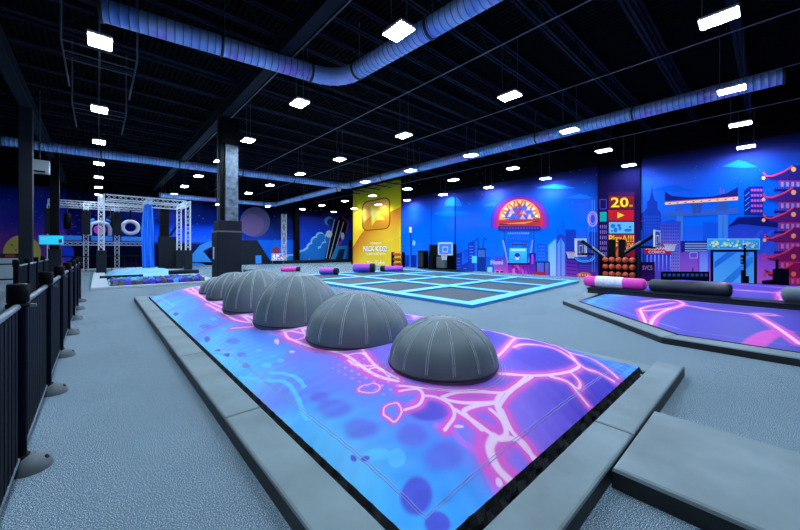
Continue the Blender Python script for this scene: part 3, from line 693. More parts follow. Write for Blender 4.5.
A.rect(348.5, 240, 353.5, 267, (10, 12, 26), 8.5)
tag(A.finish('wall_mural', M['ink']), 'blue space and rocket mural painted across the far wall', 'mural')
# exit sign partition at far left
p = atY(10, 262, 22.5)
t = thing('partition', 'low dark partition with a pale door at the far left', 'partition', (p.x - 0.6, 22.5, 0))
MB().box((0, 0, 0.65), (2.4, 0.15, 1.3)).build('panel', M['darkwall'], t)
d = MB().box((0.55, -0.09, 0.55), (0.62, 0.04, 1.1), bevel=0.008).build('door', M['dooredge'], t)
MB().box((0.78, -0.13, 0.55), (0.03, 0.04, 0.14)).build('handle', M['blackmetal'], d)
MB().box((0.62, -0.09, 1.2), (0.28, 0.03, 0.12)).build('red_notice', M['redsign'], t)
# dark padded walls behind column
t = thing('partition', 'dark grey slanted end wall beside the blue far mural', 'partition', (0, 0, 0))
a, b = atY(230, 240, 33.6), atY(257, 240, 33.6); c = atY(272, 266, 33.6)
g = MB(); zt = a.z
for yy in (33.5, 33.7): g.add([(a.x, yy, 0), (c.x, yy, 0), (b.x, yy, zt), (a.x, yy, zt)], [(0, 1, 2, 3)])
g.add([(a.x, 33.5, 0), (a.x, 33.7, 0), (a.x, 33.7, zt), (a.x, 33.5, zt), (b.x, 33.7, zt), (b.x, 33.5, zt), (c.x, 33.7, 0), (c.x, 33.5, 0)], [(0, 1, 2, 3), (3, 2, 4, 5), (5, 4, 6, 7)])
g.build('panel', M['darkwall'], t); MB().box((b.x + .1, 33.48, b.z - 1.9), (.55, .02, .8)).build('poster', M['bluepad'], t)
struct('trim_1', MB().box(((c.x + 24) / 2 + .1, 34.0, 0.14), (23.8 - c.x, 1.9, 0.28)), M['darkpad'])
t = thing('wall_column', 'tall narrow black column in front of the dark blue far wall', 'column', (atY(296.5, 240, 34.6).x, 34.6, 0))
MB().box((0, 0, 3.0), (0.5, 0.5, 6.0)).build('post', M['blackmetal'], t)
p0 = atY(284, 240, 34.4)
t = thing('ladder_truss', 'silver ladder truss standing against the dark far wall', 'truss', (p0.x, 34.4, 0.28))
MB().truss((0, 0, 0), (0, 0, 4.9), 0.36, 0.7, 0.035).build('truss', M['alu'], t)
p0 = atY(278, 258, 32.3)
t = thing('sign_stand', 'small stand with a round red sign and a pink and white board', 'sign', (p0.x, 32.3, 0))
MB().box((0, 0, 0.72), (1.25, 0.08, 0.66), bevel=0.02).build('board', M['white'], t)
g = MB(); Rp = random.Random(3)
for i in range(12):
    for j in range(6): g.add([(-0.6 + i * 0.1, -0.046, 0.42 + j * 0.1), (-0.5 + i * 0.1, -0.046, 0.42 + j * 0.1), (-0.5 + i * 0.1, -0.046, 0.52 + j * 0.1), (-0.6 + i * 0.1, -0.046, 0.52 + j * 0.1)], [(0, 1, 2, 3)], 0, lin(Rp.choice([(240, 120, 190), (235, 235, 245), (90, 90, 220), (235, 235, 245)])))
g.build('pink_pattern', M['ink'], t)
for s in (-1, 1): MB().box((s * 0.55, 0, 0.2), (0.07, 0.07, 0.4)).build('leg', M['shade'], t)
g = MB().tube([(-.2, -0.03, 1.38), (-.2, 0.03, 1.38)], 0.38, 24); g.build('round_sign', M['redsign'], t)
p0 = atz(248.5, 271)
t = thing('bench', 'small dark bench right of the padded column base', 'bench', (4.75, 14.6, 0))
MB().box((0, 0, 0.62), (0.5, 0.4, 0.08), bevel=0.02).build('seat', M['shade'], t)
for sx in (-1, 1):
    for sy in (-1, 1): MB().box((sx * 0.2, sy * 0.15, 0.29), (0.05, 0.05, 0.58)).build('leg', M['blackmetal'], t)
MB().box((0, 0, 0.2), (0.42, 0.32, 0.03)).build('stretcher_shelf', M['blackmetal'], t)
# ------------------------------------------------------------------ pads
def slab(pts, z0, z1, name, label, group=None, lip=0.018, cat='pad'):
    """vinyl covered foam slab on a polygon outline, rounded top edge"""
    P = [Vector((p[0], p[1])) for p in pts]; n = len(P); cen = sum(P, Vector((0, 0))) / n
    area = sum(P[i].x * P[(i + 1) % n].y - P[(i + 1) % n].x * P[i].y for i in range(n))
    if area < 0: P = P[::-1]
    def inset(d):
        out = []
        for i in range(n):
            a, b, c = P[i - 1], P[i], P[(i + 1) % n]; d1 = (b - a).normalized(); d2 = (c - b).normalized()
            n1 = Vector((-d1.y, d1.x)); n2 = Vector((-d2.y, d2.x)); m = (n1 + n2).normalized(); out.append(b + m * (d / max(.3, m.dot(n1))))
        return out
    lev = [(0, z0), (0, z1 - lip), (lip * .3, z1 - lip * .3), (lip, z1)]; vs = []; g = MB()
    for d, z in lev: vs += [(p.x - cen.x, p.y - cen.y, z) for p in inset(d)]
    for k in range(3): g.add(vs, [(k * n + i, k * n + (i + 1) % n, (k + 1) * n + (i + 1) % n, (k + 1) * n + i) for i in range(n)], 1 if k == 0 else 0)
    g.add(vs, [tuple(range(3 * n, 4 * n))], 0); g.add(vs, [tuple(range(n))[::-1]], 1)
    o = g.build(name, [M['pad'], M['padside']]); o.location = (cen.x, cen.y, 0)
    return tag(o, label, cat, group)
PT = 0.12
ys = [0.69, 3.0, 5.1, 7.2, 9.3, 11.4, 12.35]
nm = ['nearest, at the bottom edge', 'second from the front', 'third from the front', 'fourth from the front', 'fifth from the front', 'last short one at the far end']
for i in range(6):
    slab([(0.77, ys[i] + .004), (1.06, ys[i] + .004), (1.06, ys[i + 1] - .004), (0.77, ys[i + 1] - .004)], 0, PT, 'edge_pad', 'grey edge pad between left walkway and domed airbag, ' + nm[i], 'edge pads of the domed airbag')
slab([(1.065, 0.69), (2.966, 0.69), (2.966, 0.96), (1.065, 0.96)], 0, PT, 'edge_pad', 'grey edge pad along the front of the domed airbag, cut off at the bottom edge', 'edge pads of the domed airbag')
slab([(2.974, 0.69), (5.14, 0.69), (5.14, 0.96), (2.974, 0.96)], 0, PT, 'edge_pad', 'grey edge pad along the front of the domed airbag, right one at the corner', 'edge pads of the domed airbag')
yr = [0.965, 3.8, 6.6, 9.4, 12.05]
for i in range(4):
    slab([(4.84, yr[i] + .004), (5.13, yr[i] + .004), (5.13, yr[i + 1] - .004), (4.84, yr[i + 1] - .004)], 0, 0.05, 'edge_pad', 'grey edge pad behind the domed airbag on its right side, ' + ['nearest', 'second', 'third', 'farthest'][i] + ' of four', 'edge pads of the domed airbag')
slab([(1.065, 12.06), (5.13, 12.06), (5.13, 12.35), (1.065, 12.35)], 0, 0.10, 'edge_pad', 'grey edge pad closing the far end of the domed airbag', 'edge pads of the domed airbag')
slab([(2.40, -1.5), (3.52, -1.5), (3.52, 0.675), (2.40, 0.675)], 0.0, PT + 0.01, 'floor_mat', 'large dark grey step mat at the lower right corner', None, 0.025, 'mat')

# ------------------------------------------------------------------ domed airbag
AX0, AX1, AY0, AY1 = 1.095, 4.68, 1.035, 12.0
LINES = [('p',1,[(3.78,2.99),(3.82,2.72),(4.07,2.63),(3.89,2.16),(4.06,1.98),(4.07,1.78)]),('p',1.2,[(3.79,2.1),(3.28,1.92),(2.93,1.82)]),('p',1.2,[(3.36,1.88),(3.57,1.89),(3.81,1.79),(3.91,1.65),(3.81,1.42),(3.77,1.3),(3.87,1.2),(3.9,1.08)]),('p',1,[(4.18,2.55),(3.81,2.11),(4.19,2.09),(4.26,1.9),(4.04,1.58),(4.21,1.42),(4.15,1.26),(4.04,1.08)]),('p',1,[(4.04,1.58),(3.92,1.49),(3.72,1.34)]),('p',1.2,[(2.65,1.62),(2.9,1.49),(3.15,1.4),(3.47,1.34),(3.72,1.34)]),('p',1.2,[(2.93,1.46),(2.54,1.44),(2.31,1.4),(2.22,1.36)]),('p',1.2,[(3.13,1.39),(3.25,1.27),(3.19,1.15),(3.14,1.06)]),('p',1,[(3.47,1.34),(3.41,1.23),(3.28,1.19),(3.26,1.25)]),('p',1.6,[(2.42,1.46),(2.28,1.42),(2.2,1.34),(2.15,1.24)]),('p',1.6,[(2.25,1.36),(2.15,1.22),(2.15,1.12),(2.11,1.04)]),('p',1,[(1.83,2.04),(1.93,1.87),(2.08,1.69),(2.27,1.57),(2.43,1.46),(2.67,1.46),(2.89,1.49)]),('p',1.1,[(2.66,1.63),(2.78,1.56),(2.89,1.49)]),('p',1.3,[(1.96,1.69),(2.1,1.65),(2.24,1.57),(2.42,1.46)]),('p',1.3,[(1.96,1.69),(1.97,1.63),(2.07,1.53),(2.28,1.42)]),('p',1.5,[(2.28,1.42),(2.1,1.48),(2.0,1.5),(1.96,1.48),(1.95,1.39),(1.95,1.33)]),('p',1.5,[(1.93,1.54),(1.96,1.39),(1.99,1.25),(2.08,1.22),(2.16,1.3),(2.17,1.4)]),('p',2.4,[(1.99,1.25),(1.88,1.22),(1.81,1.13),(1.81,1.04)]),('p',1.5,[(1.99,1.23),(2.11,1.17),(2.12,1.09),(2.13,1.04)]),('p',1,[(1.78,1.98),(1.89,1.89),(1.86,1.8),(1.76,1.75),(1.66,1.79)]),('p',1,[(1.86,1.8),(1.92,1.72),(1.94,1.6),(1.88,1.51),(1.73,1.47)]),('l',1.3,[(1.71,1.53),(1.77,1.46),(1.75,1.35),(1.77,1.24),(1.71,1.12),(1.67,1.04)]),('l',1,[(1.66,1.8),(1.76,1.81),(1.84,1.79)]),('p',0.42,[(1.73,2.17),(1.7,2.14),(1.66,2.14),(1.63,2.17),(1.61,2.22),(1.6,2.26),(1.6,2.29),(1.62,2.31),(1.66,2.31),(1.7,2.28),(1.73,2.26),(1.74,2.21),(1.73,2.17)]),('p',0.48,[(1.63,1.79),(1.59,1.77),(1.55,1.76),(1.53,1.77),(1.53,1.82),(1.53,1.87),(1.55,1.9),(1.58,1.93),(1.62,1.93),(1.65,1.91),(1.67,1.89),(1.66,1.84),(1.63,1.79)]),('p',1,[(1.73,5.2),(1.87,4.54),(1.79,4.13),(1.79,3.92),(1.81,3.56),(1.88,3.21),(1.91,2.95),(1.84,2.5),(1.83,2.29),(1.87,2.1)]),('p',0.9,[(2.06,4.3),(1.94,3.93),(1.79,3.92)]),('p',0.9,[(1.87,4.54),(1.94,4.25),(1.98,4.01)]),('p',1.1,[(2.1,2.93),(1.94,2.5),(1.9,2.13)]),('p',0.9,[(1.91,2.95),(2.04,2.85),(1.94,2.5)]),('p',0.9,[(1.86,2.84),(1.84,2.65),(1.94,2.5)]),('p',1,[(1.84,2.5),(1.93,2.44),(1.88,2.22)]),('p',0.8,[(1.81,10.99),(1.8,9.2),(1.76,8.13),(1.78,7.14),(1.81,6.15),(1.76,5.31),(1.79,4.84)]),('p',0.8,[(1.79,8.71),(1.92,7.73),(1.76,8.13)]),('p',0.8,[(1.7,6.41),(1.83,5.85),(1.8,5.03),(1.49,5.48)]),('p',0.7,[(1.68,7.95),(1.68,6.91),(1.66,5.87),(1.76,5.31)]),('p',0.7,[(1.96,10.92),(1.79,8.71)]),('p',0.8,[(1.82,6.42),(1.87,5.64)]),('c',1.0,[(1.12,3.78),(1.22,3.4),(1.32,3.09),(1.28,2.75),(1.21,2.47),(1.22,2.39)]),('c',1,[(1.31,3.46),(1.38,3.24),(1.41,3.03),(1.38,2.81)]),('c',0.8,[(1.17,12.82),(1.25,10.24),(1.25,8.9)]),('c',0.8,[(1.13,4.88),(1.24,4.56),(1.16,4.44),(1.12,4.8)])]
BLOBS = [('c',(1.47,3.56),(0.02,-0.05),(-0.02,-0.04)),('c',(1.35,3.64),(0.03,-0.07),(-0.02,-0.06)),('c',(1.44,4.13),(0.02,-0.05),(-0.01,-0.04)),('c',(1.47,3.76),(0.02,-0.03),(-0.01,-0.02)),('c',(1.35,3.65),(0.03,-0.07),(-0.02,-0.06)),('c',(1.47,3.57),(0.02,-0.05),(-0.02,-0.04)),('c',(1.44,4.14),(0.02,-0.04),(-0.01,-0.03)),('c',(1.48,6.45),(0.03,-0.09),(-0.02,-0.11)),('c',(1.43,5.63),(0.03,-0.07),(-0.01,-0.06)),('c',(1.36,1.54),(0.04,-0.04),(-0.04,-0.05)),('c',(1.3,1.66),(0.05,-0.07),(-0.03,-0.03)),('v',(1.38,2.54),(0.04,-0.09),(-0.04,-0.07)),('v',(1.37,2.29),(0.07,-0.14),(-0.06,-0.09)),('v',(1.36,1.92),(0.07,-0.11),(-0.05,-0.08)),('v',(1.54,1.59),(0.07,-0.07),(-0.06,-0.07)),('v',(1.58,1.35),(0.1,-0.07),(-0.08,-0.06)),('v',(1.29,4.29),(0.03,-0.09),(-0.02,-0.08)),('v',(1.23,3.93),(0.02,-0.07),(-0.02,-0.06)),('v',(1.36,4.9),(0.05,-0.14),(-0.03,-0.11)),('v',(1.31,6.22),(0.05,-0.17),(-0.03,-0.14)),('i',(1.28,1.29),(0.06,-0.06),(-0.08,-0.07)),('i',(1.25,1.11),(0.05,-0.04),(-0.04,-0.04)),('i',(1.79,1.65),(0.12,-0.1),(-0.07,-0.07)),('i',(1.24,1.7),(0.02,-0.02),(-0.01,-0.02)),('i',(1.2,1.77),(0.01,-0.02),(-0.01,-0.02)),('i',(1.18,8.13),(0.03,-0.11),(-0.02,-0.16)),('i',(1.19,5.55),(0.02,-0.08),(-0.03,-0.12)),('i',(1.2,4.53),(0.03,-0.07),(-0.01,-0.07)),('i',(1.16,4.86),(0.02,-0.06),(-0.02,-0.06)),('w',(1.83,1.43),(0.03,-0.02),(-0.01,-0.01)),('w',(1.66,4.12),(0.01,-0.03),(-0.04,-0.1)),('w',(1.63,3.63),(0.02,-0.03),(-0.01,-0.03)),('w',(1.73,1.06),(0.02,-0.01),(-0.02,-0.02)),('w',(1.66,4.15),(0.02,-0.03),(-0.03,-0.08))]
LINES2 = [('p',1,[(9.7,2.11),(10.21,1.97),(10.72,1.64),(9.88,1.35),(8.76,1.59),(8.67,1.91),(10.17,1.56)]),('p',1.3,[(9.88,1.35),(8.34,1.51),(7.49,1.49),(6.63,1.3),(6.44,1.21)]),('p',1,[(8.67,1.91),(7.45,1.53),(6.75,1.34)]),('p',1,[(9.94,1.42),(9.66,1.02),(9.51,0.78),(9.5,0.47),(9.45,0.22),(9.64,-0.07)]),('p',1.2,[(9.45,0.22),(8.55,0.02),(7.98,-0.1),(7.36,-0.26)]),('p',3.1,[(6.03,0.3),(6.83,0.22),(7.58,0.05),(7.97,-0.12)]),('p',0.8,[(9.58,0.26),(9.8,0.07),(9.75,-0.05)])]

def seg_dist(x, y, pts):
    d = np.full(x.shape, 9.0)
    for (a, b) in zip(pts[:-1], pts[1:]):
        ax, ay = a; dx, dy = b[0] - ax, b[1] - ay; L = dx * dx + dy * dy + 1e-9
        t = np.clip(((x - ax) * dx + (y - ay) * dy) / L, 0, 1); d = np.minimum(d, np.hypot(x - ax - t * dx, y - ay - t * dy))
    return d
def smooth_line(pts, n=6):
    P = [np.array(p) for p in pts]; out = []
    for i in range(len(P) - 1):
        p0, p1, p2, p3 = P[max(i - 1, 0)], P[i], P[i + 1], P[min(i + 2, len(P) - 1)]
        for k in range(n):
            t = k / n; out.append(tuple(0.5 * ((2 * p1) + (p2 - p0) * t + (2 * p0 - 5 * p1 + 4 * p2 - p3) * t * t + (3 * p1 - p0 - 3 * p2 + p3) * t ** 3)))
    out.append(tuple(P[-1])); return out
def sstep(a, b, x): t = np.clip((x - a) / (b - a), 0, 1); return t * t * (3 - 2 * t)
def lerp3(c, col, w): return c * (1 - w[..., None]) + np.array(col, float) * w[..., None]
def fnoise(x, y, s, seed):
    rs = np.random.RandomState(seed); g = rs.rand(128, 128); X = x * s + 40; Y = y * s + 40
    xi = np.floor(X).astype(int); yi = np.floor(Y).astype(int); u = X - xi; v = Y - yi; u = u * u * (3 - 2 * u); v = v * v * (3 - 2 * v)
    G = lambda a, b: g[a % 128, b % 128]
    return (G(xi, yi) * (1 - u) + G(xi + 1, yi) * u) * (1 - v) + (G(xi, yi + 1) * (1 - u) + G(xi + 1, yi + 1) * u) * v
def voro(x, y, cell, seed, jitter=.85):
    rs = np.random.RandomState(seed); J = rs.rand(64, 64, 2); xi = np.floor(x / cell).astype(int); yi = np.floor(y / cell).astype(int)
    f1 = np.full(x.shape, 9.0); f2 = np.full(x.shape, 9.0)
    for i in (-2, -1, 0, 1, 2):
        for j in (-2, -1, 0, 1, 2):
            jj = J[(xi + i) % 64, (yi + j) % 64]; d = np.hypot((xi + i + .5 + jitter * (jj[..., 0] - .5)) * cell - x, (yi + j + .5 + jitter * (jj[..., 1] - .5)) * cell - y)
            f2 = np.where(d < f1, f1, np.minimum(f2, d)); f1 = np.minimum(f1, d)
    return f2 - f1
def stops(t, st):
    c = np.zeros(t.shape + (3,))
    for k in range(3): c[..., k] = np.interp(t, [s_[0] for s_ in st], [s_[1][k] for s_ in st])
    return c
def paint_main(x, y):
    n1 = fnoise(x, y, 1.1, 4) - .5; n2 = fnoise(x, y, 3.0, 5) - .5
    t = (x - AX0) / (AX1 - AX0) + .12 * n1 + .05 * n2
    c = stops(t, [(0, (100, 202, 250)), (.05, (84, 176, 250)), (.12, (92, 146, 247)), (.22, (126, 124, 242)), (.4, (136, 108, 234)), (.55, (94, 72, 212)), (.8, (74, 58, 205)), (1, (78, 66, 212))])
    near = sstep(1.75, 1.05, y) * sstep(2.2, 1.5, x + .25 * n1); c = lerp3(c, (56, 168, 252), near * .85)
    c = lerp3(c, (150, 105, 240), sstep(.62, .9, fnoise(x, y, 1.7, 8)) * sstep(3.2, 2.2, x) * .6)
    c = lerp3(c, (84, 180, 250), sstep(.60, .85, fnoise(x, y, 2.1, 14)) * sstep(2.0, 1.2, x) * .7)
    cor = sstep(3.85, 4.35, x + 0.3 * n1 + .25 * np.maximum(0, 1.5 - y)) * sstep(3.2, 1.6, y); c = lerp3(c, (50, 130, 235), cor)
    g = np.maximum(sstep(.86, .97, np.abs(np.sin(x * 22))), sstep(.86, .97, np.abs(np.sin(y * 22)))); c = lerp3(c, (110, 195, 250), g * cor * .45)
    def blobw(b, soft):
        k, cc, e, h = b; det = e[0] * h[1] - e[1] * h[0]; dx, dy = x - cc[0], y - cc[1]
        if abs(det) < 1e-6: return np.zeros(x.shape)
        u = (dx * h[1] - dy * h[0]) / det; v = (dy * e[0] - dx * e[1]) / det
        return sstep(1 + soft, 1 - soft, np.hypot(u, v))
    for b in BLOBS:
        if b[0] == 'v': c = lerp3(c, (112, 92, 222), blobw(b, .35) * .55)
    for b in BLOBS:
        if b[0] == 'c': c = lerp3(c, (100, 205, 255), blobw(b, .14) * .75)
    for b in BLOBS:
        if b[0] == 'i': c = lerp3(c, (84, 74, 208), blobw(b, .18) * .8)
    # cells of the glowing net, drawn by hand near the front, cell pattern further back
    band = sstep(1.6, 1.95, x + .5 * n1) * sstep(3.3, 4.2, y)
    wx = x + .18 * (fnoise(x, y, 2.2, 31) - .5); wy = y + .18 * (fnoise(x, y, 2.2, 32) - .5)
    V = voro(wx, wy * .8, .44, 12)
    dots = (sstep(.22, .16, np.hypot((x * 14) % 1 - .5, (y * 9) % 1 - .5))) * sstep(1.95, 2.1, y) * sstep(3.0, 2.7, y) * sstep(1.62, 1.72, x) * sstep(2.08, 1.95, x)
    glow = np.exp(-np.maximum(0, V - .05) / .07) * band; core = sstep(.075, .035, V) * band * .9
    for (k, w, pts) in LINES:
        pp = smooth_line([(min(max(p[0], 1.1), 4.64), max(p[1], 1.01)) for p in pts]); far = 1 + .13 * max(0, pts[0][1] - 1.6)
        xs = [p[0] for p in pp]; yy = [p[1] for p in pp]; m = (x > min(xs) - .5) & (x < max(xs) + .5) & (y > min(yy) - .5) & (y < max(yy) + .5)
        if not m.any(): continue
        d = np.full(x.shape, 9.0); d[m] = seg_dist(x[m], y[m], pp); h = .0145 * w * min(far, 2)
        if k == 'p':
            glow = np.maximum(glow, np.exp(-np.maximum(0, d - h * 2.3) / (h * 1.5))); core = np.maximum(core, sstep(h * 1.15, h * .55, d))
        elif k == 'c': c = lerp3(c, (100, 214, 255), sstep(h * 1.15, h * .8, d) * .9)
        else: c = lerp3(c, (190, 130, 250), sstep(h * 1.6, h * 1.1, d) * .9)
    c = lerp3(c, (240, 96, 212), np.clip(glow, 0, 1) * .95); c = lerp3(c, (255, 214, 242), core)
    for b in BLOBS:
        if b[0] == 'w': c = lerp3(c, (255, 205, 240), blobw(b, .2))
    c = lerp3(c, (240, 160, 240), dots * .8)
    return c
DOMES = [(2.46, 2.12, .51), (2.45, 3.50, .64), (2.32, 4.96, .64), (2.24, 6.49, .59), (2.34, 8.25, .58), (2.31, 9.41, .46)]
DH = [.42, .54, .70, .70, .55, .38]
def hz(x, y):
    u = np.clip((x - AX0) / (AX1 - AX0), 0, 1); d = np.clip(np.minimum(y - AY0, AY1 - y), 0, 9); e = 1 - (1 - np.minimum(d / 1.1, 1)) ** 2.2
    wr = .006 * np.sin(y * 37 + 3 * np.sin(x * 9)) * np.exp(-(x - AX0) / .25) + .005 * np.sin(x * 40 + 2 * np.sin(y * 8)) * np.exp(-(y - AY0) / .22)
    return .13 + .32 * (1 - np.abs(2 * u - 1) ** 3) * e + wr
def lin_arr(c):
    c = np.clip(c / 255, 0, 1); return np.where(c <= .04045, c / 12.92, ((c + .055) / 1.055) ** 2.4)
def cover(name, xs, ys, hfun, paint, parent):
    """xs: function of y giving the row of x values"""
    Y = np.repeat(np.array(ys)[:, None], len(xs(ys[0])), 1); X = np.array([xs(y) for y in ys]); Z = hfun(X, Y); C = lin_arr(paint(X, Y))
    nr, nc = X.shape; v = np.stack([X, Y, Z], -1).reshape(-1, 3); idx = np.arange(nr * nc).reshape(nr, nc)
    f = np.stack([idx[:-1, :-1], idx[:-1, 1:], idx[1:, 1:], idx[1:, :-1]], -1).reshape(-1, 4)
    me = bpy.data.meshes.new(name); me.from_pydata(v.tolist(), [], f.tolist()); me.update(); me.materials.append(M['inkbag'])
    at = me.color_attributes.new('ink', 'FLOAT_COLOR', 'POINT'); cc = np.ones((nr * nc, 4), np.float32); cc[:, :3] = C.reshape(-1, 3); at.data.foreach_set('color', cc.ravel())
    me.polygons.foreach_set('use_smooth', [True] * len(me.polygons))
    o = bpy.data.objects.new(name, me); COL.objects.link(o); o.parent = parent; return o
def skirt(outline, parent, hz_=.015, top=.145, out=.03):
    g = MB(); n = len(outline); vs = []
    for i in range(n):
        a, b, c = Vector(outline[i - 1]), Vector(outline[i]), Vector(outline[(i + 1) % n]); d = (c - a).normalized(); nr = Vector((d.y, -d.x))
        s = .012 * math.sin(i * 1.7) + .008 * math.sin(i * 0.9)
        vs += [(b.x, b.y, top), (b.x + nr.x * (out + s), b.y + nr.y * (out + s), top * .62), (b.x + nr.x * (out + .012 - s), b.y + nr.y * (out + .012 - s), top * .3), (b.x + nr.x * .02, b.y + nr.y * .02, hz_)]
    for i in range(n):
        j = (i + 1) % n
        for k in range(3): g.add([vs[i * 4 + k], vs[j * 4 + k], vs[j * 4 + k + 1], vs[i * 4 + k + 1]], [(0, 3, 2, 1)], 0, None, True)
    return g.build('net_skirt', M['net'], parent)
def rect_outline(x0, y0, x1, y1, st):
    o = []
    def run(a, b):
        n = max(1, int((Vector(b) - Vector(a)).length / st)); return [tuple(Vector(a).lerp(Vector(b), i / n)) for i in range(n)]
    return run((x0, y0), (x1, y0)) + run((x1, y0), (x1, y1)) + run((x1, y1), (x0, y1)) + run((x0, y1), (x0, y0))
t = thing('airbag', 'long airbag printed with glowing pink and blue cells, carrying the grey domes', 'airbag', (0, 0, 0))
ys = [AY0]
while ys[-1] < AY1 - .001: ys.append(min(AY1, ys[-1] + max(.0055, .0038 * ys[-1])))
xg = np.linspace(AX0, AX1, 540)
cover('printed_cover', lambda y: xg, ys, hz, paint_main, t)
skirt(rect_outline(AX0, AY0, AX1, AY1, .045), t, top=.13, out=.012)
def on_bag(pts, r=.0022):
    return MB().tube([(x, y, float(hz(np.array(x), np.array(y))) + .001) for x, y in pts], r, 5, 0, False)
for off in (.125, .14):
    x0, x1, y0, y1 = AX0 + off, AX1 - off, AY0 + off, AY1 - off
    L_ = [(x0, y0 + (y1 - y0) * i / 240) for i in range(241)]; on_bag(L_).build('edge_stitching', M['seamwhite'], t)
    L_ = [(x0 + (x1 - x0) * i / 90, y0) for i in range(91)]; on_bag(L_).build('edge_stitching', M['seamwhite'], t)
for dx, dy, r_ in DOMES:
    g = MB()
    for q_ in (1.08, 1.13):
        g.tube([(v[0], v[1], float(hz(np.array(v[0]), np.array(v[1]))) + .001) for v in [(dx + r_ * q_ * math.cos(2 * PI * i / 72), dy + r_ * q_ * math.sin(2 * PI * i / 72)) for i in range(73)]], .0025, 5, 0, False)
    g.build('ring_stitching', M['seamwhite'], t)
# domes
dl = ['nearest the camera', 'second from the front', 'third from the front, tallest in view', 'fourth from the front', 'fifth from the front', 'farthest back and smallest in view']
for k, ((dx, dy, r), h) in enumerate(zip(DOMES, DH)):
    z0 = float(hz(np.array(dx), np.array(dy))) - .02
    t = thing('dome', 'dark grey padded dome on the printed airbag, ' + dl[k], 'dome', (dx, dy, z0), 0.2 * k, 'grey domes on the airbag')
    G = 14; fr = lambda a: 1 + .010 * abs(math.sin(G * a / 2))
    pr = [(r * math.cos(PI / 2 * i / 18) ** .92 if i < 18 else .001, h * math.sin(PI / 2 * i / 18)) for i in range(19)]
    pr = [(r * .97, -.06), (r * .995, -.02)] + pr
    MB().lathe(pr, 84, fr=fr).build('shell', M['dome'], t)
    g = MB()
    for i in range(G):
        a = 2 * PI * i / G
        for s in (-.028, .028):
            pts = []
            for j in range(15):
                p_ = pr[2 + min(16, j + 1)]; aa = a + s * (r / max(p_[0], .12)) * (.5 if j > 11 else 1) * .6 ; pts.append((p_[0] * 1.004 * math.cos(aa), p_[0] * 1.004 * math.sin(aa), p_[1] * 1.004))
            g.tube(pts, .0038, 5)
    g.build('seam_stitching', M['seam'], t)
    ring = [(r * 1.0 * math.cos(2 * PI * i / 60), r * 1.0 * math.sin(2 * PI * i / 60), .002) for i in range(61)]
    MB().tube(ring, .012, 8, 0, False).build('base_piping', M['padside'], t)
    MB().lathe([(.001, h * 1.004), (r * .13, h * .9965)], 24).build('crown_patch', M['pad'], t)

# ------------------------------------------------------------------ second and third airbag with log rolls
slab([(6.62, -1.4), (6.98, -1.4), (6.98, 1.02), (6.66, 1.16)], 0, .11, 'edge_pad', 'grey edge pad at the right edge of view before the purple airbag', 'edge pads of the purple airbag')
slab([(6.66, 1.17), (6.98, 1.03), (9.47, 3.44), (9.33, 3.78)], 0, .11, 'edge_pad', 'slanting grey edge pad at the left of the purple airbag', 'edge pads of the purple airbag')
slab([(9.34, 3.79), (9.48, 3.45), (11.58, 3.62), (11.58, 4.0)], 0, .11, 'edge_pad', 'grey edge pad at the far side of the purple airbag, below the pink roll', 'edge pads of the purple airbag')
BX1, BY0, BY1 = 11.52, -1.0, 3.43
def xl(y): return 7.04 if y < 1.0 else 7.04 + (y - 1.0) * (9.56 - 7.04) / (3.42 - 1.0)
def h2(x, y):
    L = np.where(y < 1.0, 7.04, 7.04 + (y - 1.0) * 1.0413); d1 = (x - L) * .75; d = np.minimum(np.minimum(d1, BX1 - x), np.minimum(y - BY0, BY1 - y)); d = np.clip(d, 0, 9)
    return .11 + .12 * (1 - (1 - np.minimum(d / 1.1, 1)) ** 2.2)
def paint2(x, y):
    n1 = fnoise(x, y, .9, 4) - .5; c = np.zeros(x.shape + (3,)) + np.array((80, 72, 184.)); c = lerp3(c, (100, 96, 208), sstep(.4, .8, fnoise(x, y, .8, 9)) * .7)
    c = lerp3(c, (60, 48, 150), sstep(9.2, 10.6, x + n1) * .6)
    c = lerp3(c, (50, 140, 235), sstep(2.15, 3.0, y + .5 * n1)); c = lerp3(c, (110, 200, 250), sstep(.62, .72, fnoise(x, y, 3.2, 6)) * sstep(2.4, 3.0, y) * .8)
    sh = sstep(7.6, 7.62, x * .55 + y * 1.9 ) ; c = lerp3(c, (96, 90, 214), sh * .25)
    glow = np.zeros(x.shape); core = np.zeros(x.shape)
    for (k, w, pts) in LINES2:
        pp = smooth_line(pts, 4); d = seg_dist(x, y, pp); h = .03 * w
        if w > 3: glow = np.maximum(glow, sstep(h * 1.5, h * 1.1, d)); continue
        glow = np.maximum(glow, sstep(h * 3.4, h * 2.2, d)); core = np.maximum(core, sstep(h * 1.1, h * .5, d))
    c = lerp3(c, (225, 66, 190), np.clip(glow, 0, 1) * .95); c = lerp3(c, (255, 205, 240), core)
    e = (x - np.where(y < 1, 7.04, 7.04 + (y - 1) * 1.0413)) * .75; return lerp3(c, (190, 170, 235), sstep(.010, .004, np.abs(e - .16)) * .7)
t = thing('airbag', 'purple airbag with wide pink streaks on the right, in front of the low black divider', 'airbag', (0, 0, 0))
cover('printed_cover', lambda y: np.linspace(xl(y), BX1, 200), list(np.linspace(BY0, BY1, 220)), h2, paint2, t)
ol = [(7.04 + (BX1 - 7.04) * i / 60, BY0) for i in range(60)] + [(BX1, BY0 + (BY1 - BY0) * i / 50) for i in range(50)] + [(BX1 - (BX1 - xl(BY1)) * i / 24, BY1) for i in range(24)]
ol += [(xl(BY1 - (BY1 - BY0) * i / 70), BY1 - (BY1 - BY0) * i / 70) for i in range(70)]
skirt(ol, t, top=.11, out=.02)
t = thing('divider', 'long low black divider between the purple airbags carrying the log rolls', 'divider', (11.92, 0.2, 0))
MB().box((0, 0, .115), (.62, 7.5, .23), bevel=.01).build('side_panel', M['padside'], t)
